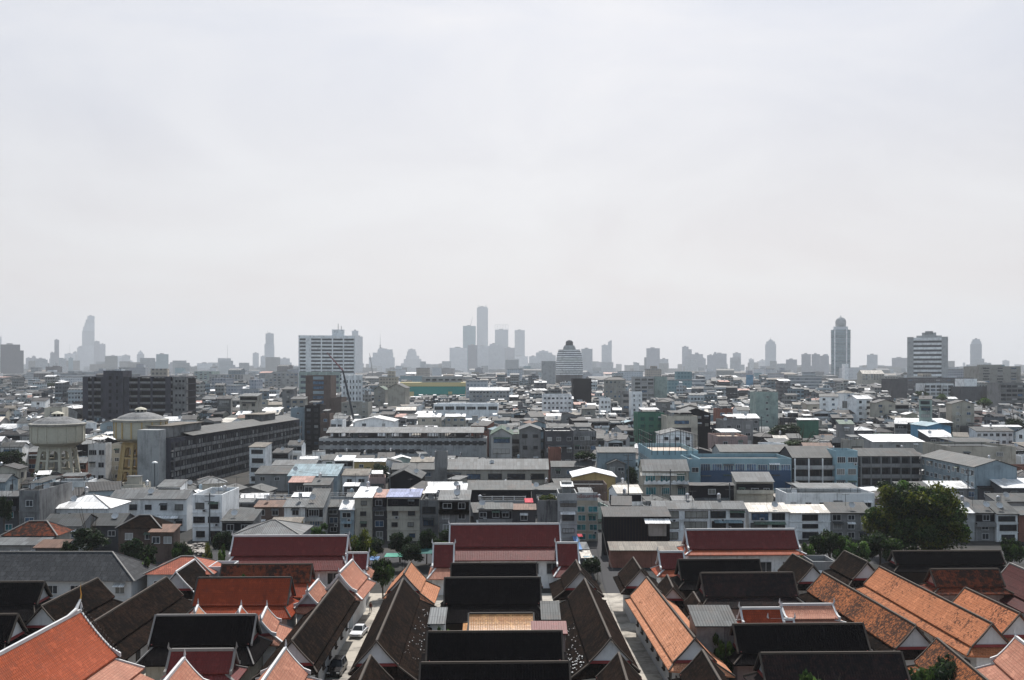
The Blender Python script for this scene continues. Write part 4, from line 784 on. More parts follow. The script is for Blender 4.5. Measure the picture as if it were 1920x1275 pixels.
T_('small brick red block left of the mint tower', 1347, 1374, 767, 770, 470, 'flat', 'w:brick red', 'concrete', 3, 2, dep=12)
T_('long green walled building with white roof edge', 1497, 1535, 784, 787, 430, 'shed', 'w:green', 'r:white metal', 1, 0, yb=812, bands=1)
T_('bright blue gabled shed right of centre', 1739, 1783, 793, 799, 425, 'gy', 'w:blue', 'r:pale blue metal', 1, 1, yb=815, dep=18, bands=1)
T_('broad brilliant white factory roof in the right middle', 1636, 1733, 814, 828, 380, 'gx', 'w:pale grey', 'r:white metal', 1, 3, pitch=.12, yb=838)
T_('long white sloping roof right of the brilliant white factory roof', 1742, 1790, 806, 819, 392, 'shed', 'w:dark grey', 'r:white metal', 2, 3, pitch=.2)
T_('cream stained wall of a big flat roofed building behind the right school wing', 1782, 1905, 826, 842, 325, 'flat', 'w:cream', 'concrete', 1, 2, dep=22, yb=860, win=(2, 1.2))
T_('long diagonal white walled terrace at the right', 1830, 1900, 800, 808, 420, 'shed', 'w:white', 'r:grey corrugated', 2, 6)
T_('white roofed shop between blue shed and diagonal terrace', 1845, 1915, 797, 800, 450, 'shed', 'w:pale blue', 'r:white metal', 2, 4)
T_('white house with bright folded canopy roof and dark green front', 665, 738, 782, 790, 470, 'gy', 'w:white', 'r:white metal', 2, 2, yb=800, dep=20)
T_('cream house with pale roof left of the row of patched roofs', 783, 826, 775, 782, 500, 'shed', 'w:cream', 'r:white metal', 2, 2, yb=796)
T_('white roofed house above the long open topped building', 835, 872, 776, 781, 505, 'shed', 'w:cream', 'r:white metal', 2, 3)
T_('long pale warehouse with one ribbon window', 813, 934, 752, 760, 600, 'flat', 'w:white', 'r:white metal', 1, 6, yb=780, dep=25, win=(5.5, 2.2), bands=1)
T_('tall white stair block with black recess left of the brown tower', 545, 571, 762, 768, 470, 'flat', 'w:pale blue', 'concrete', 6, 1, yb=825, dep=12, win=(1, 1))
T_('black open sided tower block below the brown tower', 572, 600, 762, 763, 468, 'flat', 'w:black', 'concrete', 8, 2, yb=850, dep=14, frame='w:dark grey')
T_('narrow brown wall house beside the black tower block', 601, 618, 778, 779, 460, 'flat', 'w:brown', 'concrete', 4, 1, yb=820, dep=10)
T_('white house with flat pale roof in front of the crane foot', 620, 642, 788, 791, 450, 'flat', 'w:white', 'concrete', 3, 2, yb=800, dep=10, win=(1.8, 1.3))
T_('dull beige flat block behind the crane', 640, 690, 753, 757, 580, 'flat', 'w:beige', 'concrete', 4, 3, yb=780, dep=18)
T_('tall brown and glass office tower in front of the white hospital', 573, 620, 704, 706, 640, 'flat', 'w:brown', 'concrete', 9, 0, yb=790, dep=20, name='office_tower', cat='office tower', bands=1)
bt_ = [o for o in bpy.data.objects if o.get('label', '').startswith('tall brown and glass')][0]
for i in range(9): m = MB(); m.box(-3.2, 3.6, -.35, -.01, 34.5 - 3.1 * i - 2.2, 34.5 - 3.1 * i - .25); m.build('glass_front', 'glass blue' if i % 3 else 'w:pale blue', bt_)
T_('dark brown lower wing right of the brown office tower', 621, 640, 745, 748, 636, 'flat', 'w:brown', 'concrete', 4, 0, yb=770, dep=20, bands=1)
T_('beige gable end building left of the green and gold one', 727, 760, 719, 728, 700, 'gy', 'w:cream', 'r:grey corrugated', 1, 0, yb=760, dep=30, bands=1)
T_('second beige gable end set back left of the first', 701, 722, 724, 731, 730, 'gy', 'w:beige', 'r:green metal', 3, 1, yb=755, dep=24)
T_('white slit windowed narrow building right of centre', 1184, 1204, 734, 737, 640, 'flat', 'w:white', 'concrete', 5, 2, yb=782, dep=14, win=(.9, 1.4))
T_('white box with scattered square windows in front of the stepped roof block', 1126, 1145, 747, 749, 600, 'flat', 'w:white', 'concrete', 4, 3, yb=778, dep=12, win=(1, 1.4))
T_('banded grey block left of the slit windowed one', 1167, 1183, 733, 736, 660, 'flat', 'w:grey', 'concrete', 6, 1, yb=770, dep=14, win=(4.4, 1.5), frame='frame dark')
T_('stepped beige block with ragged dark pagoda roof', 1134, 1173, 707, 712, 800, 'hip', 'w:beige', 'r:dark corrugated', 8, 5, yb=748, pitch=.5, win=(1.2, 1.6))
OB = T_('ten storey pale office slab with three bays of dark ribbon windows', 1190, 1226, 705, 708, 900, 'flat', 'w:pale grey', 'concrete', 9, 3, yb=748, dep=25, win=(4.6, 1.8), frame='frame dark', name='office_tower', cat='office tower')
T_('blank pale end tower joined right of the ten storey office slab', 1227, 1251, 706, 708, 905, 'flat', 'w:mint', 'concrete', 1, 0, yb=748, dep=25, bands=1)
T_('plain dark cube building right of the domed tower', 1075, 1109, 709, 712, 760, 'flat', 'w:black', 'concrete', 8, 0, yb=748, dep=24, bands=1)
T_('white block with small windows between warehouse and dark cube', 1018, 1072, 738, 742, 640, 'flat', 'w:white', 'concrete', 4, 7, yb=762, dep=22, win=(1.2, 1.2))
T_('long row house with white curved roof right of the green and gold building', 880, 955, 726, 732, 800, 'gx', 'w:pale grey', 'r:white metal', 3, 12, yb=752, pitch=.4)
T_('isolated dark grey tower slab left of the striped hotel', 1671, 1701, 709, 712, 900, 'flat', 'w:dark grey', 'concrete', 10, 0, yb=752, dep=24, bands=1)
T_('long dark flat slab building right of the striped hotel', 1802, 1874, 724, 727, 820, 'flat', 'w:dark grey', 'concrete', 6, 0, yb=748, dep=20, bands=1)
T_('grey banded office block at the right edge', 1876, 1960, 716, 720, 700, 'flat', 'w:grey', 'concrete', 5, 8, yb=762, dep=20, win=(4, 1.7), frame='frame dark')
T_('white shop block with square framed openings below the striped hotel', 1733, 1788, 717, 721, 840, 'flat', 'w:white', 'concrete', 4, 5, yb=738, dep=18, win=(4, 2.2), frame='frame white')
T_('long black roofed block at the foot of the striped hotel', 1702, 1826, 705, 710, 1000, 'flat', 'w:dark grey', 'concrete', 4, 12, yb=722, dep=25, win=(4, 1.4))
T_('white panelled block behind the dark slab at right', 1808, 1832, 709, 712, 950, 'flat', 'w:white', 'concrete', 3, 0, yb=722, dep=20, bands=1)
T_('beige barrel roofed hall left of the striped hotel', 1617, 1658, 694, 701, 1500, 'gx', 'w:cream', 'r:cream metal', 3, 8, yb=716, pitch=.5, win=(2.4, 1.8))
T_('beige wing right of the barrel roofed hall', 1659, 1689, 703, 706, 1480, 'flat', 'w:beige', 'concrete', 3, 6, yb=716, dep=30, win=(2.4, 1.8))
T_('pale flat block with dark louvred bay and roof machinery at far right', 1836, 1914, 684, 688, 1150, 'flat', 'w:beige', 'concrete', 8, 3, yb=716, dep=40, win=(6, 2.2), extras=('penthouse',))
T_('wide beige hotel block with rows of small windows left of the hospital', 496, 559, 692, 700, 1400, 'flat', 'w:pale grey', 'concrete', 9, 8, yb=728, dep=30, win=(3, 2), extras=('penthouse',), name='hotel', cat='hotel')
T_('long low pale block with roof sheds behind the unfinished building', 392, 456, 699, 703, 1500, 'flat', 'w:pale grey', 'concrete', 4, 12, yb=716, dep=40, win=(3, 2))
T_('shorter stepped teal block behind the unfinished building', 364, 398, 690, 697, 1600, 'flat', 'w:mint', 'concrete', 5, 4, yb=712, dep=40, win=(3, 2))

# long grey block seen along its side
a, b = Vector((-108, 315)), Vector((-94.5, 443)); dv = b - a; L_ = dv.length; mid = (a + b) / 2
lg = house('apartment_block', 'long soot grey apartment block of five balconied storeys receding at left', 'apartment block', (mid.x, mid.y), math.atan2(dv.y, dv.x), L_, 10, 15.8, 'flat', 'w:concrete', 'r:grey corrugated', 0, 0, 0, group='long housing blocks')
gallery(lg, L_, 15.6, 5, 4.2, slab='w:grimy', col='w:dark grey', back='w:dark grey', depth=1.1, mixg=['glass', 'glass', 'glass', 'w:grey', 'w:dark grey', 'w:pale grey'])
m = MB(); m.slab([(5, 18.6), (-2, 16.75)], -L_ / 2 + 12, L_ / 2 - 6, .15, axis='x'); m.slab([(5, 18.6), (11, 16.75)], -L_ / 2 + 12, L_ / 2 - 6, .15, axis='x'); m.build('upper_roof', 'r:grey corrugated', lg)
for x0_, x1_ in ((-L_ / 2 + 3, -L_ / 2 + 28), (L_ / 2 - 42, L_ / 2 - 26)):
    m = MB(); m.box(x0_, x1_, 2, 9, 16.6, 20.2); pb = m.build('roof_block', 'w:grimy', lg); m = MB(); m.box(x0_ - .6, x1_ + .6, 1.2, 9.6, 20.2, 20.4); m.build('roof_slab', 'r:tan', pb)
m = MB(); m.box(-L_ / 2 - 5, -L_ / 2 - .05, 1.5, 8.5, 0, 19.5); m.build('stair_tower', 'w:pale grey', lg)
FP.append((-122, -90, 300, 446)); VIS.append((262, 566, 786, 905, 315))
# long block with open top floor
d = 400; X0, X1 = xof(598, d), xof(912, d); w_ = X1 - X0
lb = house('apartment_block', 'long stained block with open columned top storey under a thin grey roof', 'apartment block', ((X0 + X1) / 2, d), 0, w_, 13, zof(822, d), 'flat', 'w:stained', 'concrete', 0, 3, 0, group='long housing blocks', par=.1)
zt = zof(822, d)
for i in range(3):
    z = zt - 1.9 - i * 3.3
    for j in range(24):
        for q, ww in ((.28, 1.8), (.62, .6), (.84, .6)) if j % 2 else ((.3, 1.6), (.78, .8)):
            window(lb, -w_ / 2 + w_ * (j + q) / 24, 0, z, ww, 1.5 if ww > 1 else .8, 'f', 'frame dark', 'glass', sill=False, div=2 if ww > 1 else 1)
        if len([c for c in lb.children if c.name.startswith('window')]) > 96: break
m = MB(); zr_ = zof(811, d)
m.slab([(6.5, zr_ + 1.9), (-1.2, zr_)], -w_ / 2 + 3, w_ / 2 - 1, .2, axis='x'); m.slab([(6.5, zr_ + 1.9), (14, zr_)], -w_ / 2 + 3, w_ / 2 - 1, .2, axis='x'); m.build('upper_roof', 'r:pale grey corrugated', lb)
for j in range(27):
    x = -w_ / 2 + 4 + (w_ - 6) * j / 26
    m = MB(); m.box(x - .15, x + .15, .3, .6, zt, zr_ + .2); m.box(x - .15, x + .15, 12.4, 12.7, zt, zr_ + .2); m.build('column', 'w:dark grey', lb)
for j in range(9):
    m = MB(); x = -w_ / 2 + 5 + 7.1 * j; m.box(x, x + rnd.uniform(2, 4), 4, 4.2, zt, zt + 1.8); m.build('partition', rnd.choice(('w:white', 'w:pink', 'w:pale blue', 'w:dark grey')), lb)
FP.append((X0 - 2, X1 + 2, d - 2, d + 16)); VIS.append((598, 912, 795, 858, d))
# unfinished concrete building
d = 560; z_ = lambda y: zof(y, d); X0, X1 = xof(155, d), xof(350, d)
ub = thing('unfinished_building', 'dark unfinished concrete tower block with empty openings at left', 'unfinished building', ((X0 + X1) / 2, d, 0), 0, None)
Wd = X1 - X0; topz = z_(706); nf = 9; fh = topz / nf
m = MB(); m.box(-Wd / 2 + .5, Wd / 2 - .5, 3, 18, 0, topz - 1); m.build('wall', 'w:black', ub)  # black back wall: shade inside the open storeys, painted on
for i in range(nf + 1):
    m = MB(); z = topz - i * fh; m.box(-Wd / 2, Wd / 2, 0, 18.2, z - .5, z); m.build('floor_slab', 'w:concrete', ub)
    if i: m = MB(); m.box(-Wd / 2, Wd / 2, .1, .3, z + .01, z + 1.1); m.build('parapet', 'w:grimy', ub)
for px, pw in ((155, 3), (172, 1.2), (189, 1.5), (232, 3), (258, 1.2), (282, 1.2), (310, 3)):
    x = xof(px, d) - (X0 + X1) / 2; m = MB(); m.box(x, x + pw, -.1, 3, 0, topz - .02); m.build('pier', 'w:concrete', ub)
x0_, x1_ = xof(190, d) - (X0 + X1) / 2, xof(232, d) - (X0 + X1) / 2
m = MB(); m.box(x0_ + 1.6, x1_ - .1, -1.2, 12, 0, z_(695)); m.build('stair_tower', 'w:concrete', ub)
for i in range(9):
    for q in (.35, .7): window(ub, x0_ + 1.6 + (x1_ - x0_ - 1.6) * q, -1.2, z_(695) - 4 - i * 3.8, 1.6 if q < .5 else 1.0, 2, 'f', 'w:concrete', 'w:black', sill=False, div=1)  # black panes painted as the shade in empty openings
m = MB(); x2 = xof(313, d) - (X0 + X1) / 2; m.box(x2 + 3.5, Wd / 2 - .1, -.6, 2.9, 0, topz - .03); m.build('end_wall', 'w:grimy', ub)
for i in range(6):
    for q in (0, 1, 2): window(ub, x2 + 5.5 + q * 2, -.6, topz - 2.6 - i * 4, 1.2, 1.2, 'f', 'w:grimy', 'w:black', sill=False, div=1)  # again black panes as painted shade
FP.append((X0 - 2, X1 + 2, d - 2, d + 20)); VIS.append((150, 355, 690, 790, d))
# white hospital
def banded(label, name, cat, x0, x1, yt, yb, d, dep, n, wall, glassm, bay=None, frame=True, pier=True, rz=0):
    X0, X1 = xof(x0, d), xof(x1, d); th = math.atan2((X0 + X1) / 2, d); w = (X1 - X0) * math.cos(th); h = zof(yt, d); root = thing(name, label, cat, ((X0 + X1) / 2, d, 0), -th); lo = max(0, zof(yb, d))
    m = MB(); m.box(-w / 2 + .6, w / 2 - .6, .6, dep - .6, 0, h - .4); m.build('glazing', glassm, root); fh = (h - 4) / n
    m = MB(); m.box(-w / 2, w / 2, 0, dep, h - 4, h); m.build('wall', wall, root)
    for i in range(n):
        m = MB(); z = h - 4 - fh * (i + 1); m.box(-w / 2, w / 2, 0, dep, z, z + fh * .52); m.build('storey_band', wall, root)
    if pier:
        nb = pier if isinstance(pier, int) and pier > 1 else 6
        for j in range(nb + 1): m = MB(); x = -w / 2 + (w - 1.6) * j / nb; m.box(x, x + 1.6, -.3, 1.2, 0, h - .1); m.build('pier', wall, root)
    FP.append((X0 - 2, X1 + 2, d - 2, d + dep + 2)); VIS.append((x0, x1, yt - 2, yb, d)); return root, w, h
hp, w_, h_ = banded('big white slab hospital with rows of ribbon windows and roof box', 'hospital', 'hospital', 560, 666, 629, 735, 1290, 30, 17, 'w:white', 'glass', pier=5)
m = MB(); x = xof(634, 1290) - xof(613, 1290); m.box(x - 8, x + 8, 5, 20, h_, h_ + 8); m.build('roof_block', 'w:white', hp)
m = MB(); m.box(-w_ / 2 + 9, -w_ / 2 + 16, -.5, 0, 0, h_ - 2); m.build('stair_shaft', 'w:white', hp)
m = MB(); m.tube([(x, 10, h_ + 8), (x, 10, h_ + 16)], .4, 5); m.tube([(x + 4, 10, h_ + 8), (x + 4, 10, h_ + 13)], .4, 5); m.build('antenna', 'steel', hp)
banded('low white annex of ribbon windows at the foot of the hospital', 'hospital_annex', 'annex', 640, 680, 703, 755, 760, 25, 7, 'w:white', 'glass', pier=1)
banded('pale teal glass annex left of the low white annex, behind the brown tower', 'hospital_annex', 'annex', 561, 638, 697, 740, 1150, 25, 5, 'w:mint', 'glass blue', pier=1)
# striped hotel
st, w_, h_ = banded('white and dark striped slab hotel with stepped roof at right', 'hotel', 'hotel', 1701, 1777, 633, 712, 1350, 35, 13, 'w:white', 'glass', pier=0)
for x in (-w_ / 2 - .2, w_ / 2 - 7.8): m = MB(); m.box(x, x + 8, -1, 30, 0, h_ + 1); m.build('end_wall', 'w:pale grey', st)
for a_, b_, q in ((-16, 16, 3), (-9, 9, 7), (-5, 5, 9)): m = MB(); m.box(a_ + 2, b_ + 2, 6, 26, h_ + (q - 4 if q > 3 else 0) + .01 * q, h_ + q); m.build('roof_step', 'w:pale grey', st)
# green and gold building
gg, w_, h_ = banded('wide mustard building with teal glass panels', 'office_building', 'office building', 750, 874, 717, 744, 1000, 30, 2, 'mustard', 'gold glass', pier=0)
for x0_, x1_ in ((-w_ / 2 + 14, w_ / 2 - 18), (w_ / 2 - 14, w_ / 2 - 1)): m = MB(); m.box(x0_, x1_, -.6, 0, 4, h_ - 5.5); m.build('glass_front', 'gold glass', gg)
for i in range(3):
    m = MB(); m.box(-w_ / 2 + 14, w_ / 2 - 1, -.9, -.61, 6 + i * 4, 6.5 + i * 4); m.build('mullion', 'w:green', gg)
m = MB(); m.box(-w_ / 2 + 22, w_ / 2 - 5, 4, 26, h_, h_ + 6); rb = m.build('roof_storey', 'w:pale grey', gg)
for i in range(6): window(gg, -w_ / 2 + 28 + i * 6.4, 4, h_ + 2.6, 4, 1.6, 'f', 'frame dark', 'glass', False)
# domed stepped tower (centre right)
d = 1500; c_ = Vector((xof(1069, d), d)); z_ = lambda y: zof(y, d); k_ = d / F
dt = thing('domed_tower', 'stepped round shouldered office tower with domed cap right of centre', 'office tower', (c_.x, c_.y + 20, 0)); VIS.append((1040, 1100, 635, 712, d)); FP.append((c_.x - 24, c_.x + 24, d - 4, d + 44))
lv = [(z_(668), 25.5), (z_(662), 24.5), (z_(655), 19.5 * 1.05)]
m = MB(); prof = [(25 * k_, 0), (25.5 * k_, z_(690)), (25 * k_, z_(677)), (23.5 * k_, z_(665)), (20 * k_, z_(655))]; m.ring(prof, 24, cap=True, sy=.8); m.build('glazing', 'w:dark grey', dt, smooth=False)
zz = z_(655)
for i in range(12):
    z = z_(655) - 1 - i * 4.0 * (z_(655) - z_(700)) / 44; r_ = float(np.interp(z, [z_(700), z_(677), z_(665), z_(655)], [25.8, 25.4, 24, 20.6])) * k_
    m = MB(); m.ring([(r_, z - 1.3), (r_, z + .7)], 24, sy=.82); m.build('storey_band', 'w:white', dt)
m = MB(); m.ring([(12 * k_, z_(655) - .01), (11.5 * k_, z_(651)), (9.5 * k_, z_(647))], 20); m.build('upper_drum', 'w:pale grey', dt)
m = MB(); m.ring([(7.2 * k_, z_(647) - .5), (7 * k_, z_(641)), (5.5 * k_, z_(638.5)), (2 * k_, z_(637))], 20); m.build('dome', 'w:dark grey', dt, smooth=True)
# domed hotel tower (right)
d = 2400; k_ = d / F; z_ = lambda y: zof(y, d); cx = xof(1582, d)
dm = thing('domed_tower', 'tall balconied tower crowned with a pale round dome at right', 'skyscraper', (cx, d + 22, 0), -math.atan2(cx, d)); VIS.append((1560, 1604, 590, 705, d)); FP.append((cx - 28, cx + 28, d, d + 50))
m = MB(); w_ = 17 * k_; m.box(-w_, w_, -w_, w_, 0, z_(618)); m.build('shaft', 'f:glassband', dm)
for i in range(28):
    z = z_(618) - 2 - i * 4.1; m = MB(); m.box(-w_ - 1.2, w_ + 1.2, -w_ - 1.2, w_ + 1.2, z - .5, z + .5); m.build('balcony', 'w:pale grey', dm)
for x in (-w_ * .62, w_ * .62): m = MB(); m.box(x - 1.5, x + 1.5, -w_ - 1.8, -w_, 0, z_(616)); m.build('pier', 'w:white', dm)
m = MB(); m.box(-13 * k_, 13 * k_, -13 * k_, 13 * k_, z_(618), z_(612)); m.build('upper_storey', 'f:white', dm)
m = MB(); m.ring([(9.5 * k_, z_(612)), (9.6 * k_, z_(606)), (9.9 * k_, z_(603)), (9 * k_, z_(599)), (6.5 * k_, z_(595.5)), (3 * k_, z_(594)), (.9 * k_, z_(592.5)), (.5 * k_, z_(590.5))], 20); m.build('dome', 'w:pale grey', dm, smooth=True)
hh('white podium block at the foot of the domed tower', 1584, 1625, 688, 690, 2350, 'flat', 'f:white', 'concrete', 1, 0, name='podium_block', cat='building', dep=40)
hh('narrow white fin tower in front of the domed tower', 1584, 1591, 682, 683, 2300, 'flat', 'w:white', 'concrete', 1, 0, name='fin_tower', cat='tower', dep=20)
hh('plain pale slab standing left of the domed stepped tower', 1016, 1042, 677, 678, 1450, 'flat', 'w:pale grey', 'concrete', 1, 0, name='office_tower', cat='office tower', dep=25)

# ------------------------------------------------------------------ water towers
def water_tower(label, px, py_rim, py_b, d, legs, ochre=False):
    x = xof(px, d); root = thing('water_tower', label, 'water tower', (x, d, 0)); k = d / F; z = lambda y: zof(y, d); r = 46.5 * k
    m = MB(); m.ring([(r * .78, z(py_rim + 44)), (r * .98, z(py_rim + 38)), (r, z(py_rim + 34)), (r, z(py_rim + 6))], 32); t = m.build('tank', 'tank cream', root)
    for i in range(16):
        a_ = 2 * math.pi * i / 16; m = MB(); q = Vector((math.cos(a_), math.sin(a_))); s = Vector((-q.y, q.x)) * .22
        p1, p2 = q * r * .98, q * (r + .28); m.hexa([(*(p1 - s), z(py_rim + 37)), (*(p2 - s), z(py_rim + 37)), (*(p2 + s), z(py_rim + 37)), (*(p1 + s), z(py_rim + 37)), (*(p1 - s), z(py_rim + 5)), (*(p2 - s), z(py_rim + 5)), (*(p2 + s), z(py_rim + 5)), (*(p1 + s), z(py_rim + 5))]); m.build('rib', 'tank ochre' if ochre else 'tank cream', t)
    m = MB(); m.ring([(r * 1.06, z(py_rim + 7)), (r * 1.08, z(py_rim + 3)), (r * 1.02, z(py_rim + 2))], 32); m.build('rim', 'w:beige', root)
    m = MB(); m.ring([(r * .99, z(py_rim + 3)), (r * .8, z(py_rim - 3)), (r * .5, z(py_rim - 8)), (r * .2, z(py_rim - 11))], 32); m.build('roof', 'w:grimy', root)
    c = MB(); c.ring([(r * .19, z(py_rim - 8)), (r * .19, z(py_rim - 15))], 12); cu = c.build('cupola', 'w:black', root)
    for i in range(8): a_ = i * math.pi / 4 + .2; m = MB(); m.box(-.14, .14, -.14, .14, z(py_rim - 9), z(py_rim - 15.2)); m.build('post', 'tank cream', cu, (r * .2 * math.cos(a_), r * .2 * math.sin(a_), 0))
    m = MB(); m.ring([(r * .25, z(py_rim - 15.2)), (r * .16, z(py_rim - 18)), (.1, z(py_rim - 20))], 12); m.build('cupola_roof', 'tank cream', cu)
    zc = z(py_rim + 50); m = MB(); m.ring([(r * .62, zc - .3), (r * .70, zc + 1), (r * .9, z(py_rim + 42))], 24); m.build('cone', 'tank cream' if not ochre else 'tank ochre', root)
    mt = 'tank ochre' if ochre else 'tank cream'; pts = []
    for i in range(legs):
        a_ = 2 * math.pi * (i + .35) / legs; t_ = Vector((math.cos(a_) * r * .66, math.sin(a_) * r * .66, zc + .4)); b_ = Vector((math.cos(a_) * r * .88, math.sin(a_) * r * .88, 0)); pts.append((t_, b_))
        m = MB(); m.bar(b_, t_, .8, .9); m.build('leg', mt, root)
    for lv in (.12, .40, .68, .95):
        m = MB()
        for i in range(legs):
            p = pts[i][1].lerp(pts[i][0], lv); q = pts[(i + 1) % legs][1].lerp(pts[(i + 1) % legs][0], lv); m.bar(p, q, .5, .6)
            if lv in (.40, .95):
                for e_, f_ in ((p, q), (q, p)): m.bar(e_.lerp(f_, .06) + Vector((0, 0, -1.3)), e_.lerp(f_, .3) + Vector((0, 0, -.1)), .4, .4)
        m.build('ring_beam', mt, root)
    m = MB(); m.ring([(.9, 0), (.9, zc)], 12); m.build('riser_pipe', 'w:beige', root)
    FP.append((x - r - 1, x + r + 1, d - r - 1, d + r + 1)); VIS.append((px - 52, px + 52, py_rim - 22, py_b, d - r)); return root
water_tower('cream concrete water tower on splayed legs at the left edge', 108, 791, 905, 330, 10)
water_tower('ochre legged water tower half hidden by the long grey block', 264, 783, 915, 327, 10, True)
hh('white utility block with three steel tanks between the water towers', 165, 198, 832, 836, 334, 'flat', 'w:white', 'concrete', 3, 2, name='utility_block', cat='building', yb=905, dep=5, win=(1.8, 1.5), extras=('tank', 'tank', 'tank'))
hh('cream gallery building behind the ochre legged water tower', 200, 240, 833, 838, 345, 'flat', 'w:cream', 'concrete', 4, 3, name='gallery_building', cat='building', yb=880, dep=12)

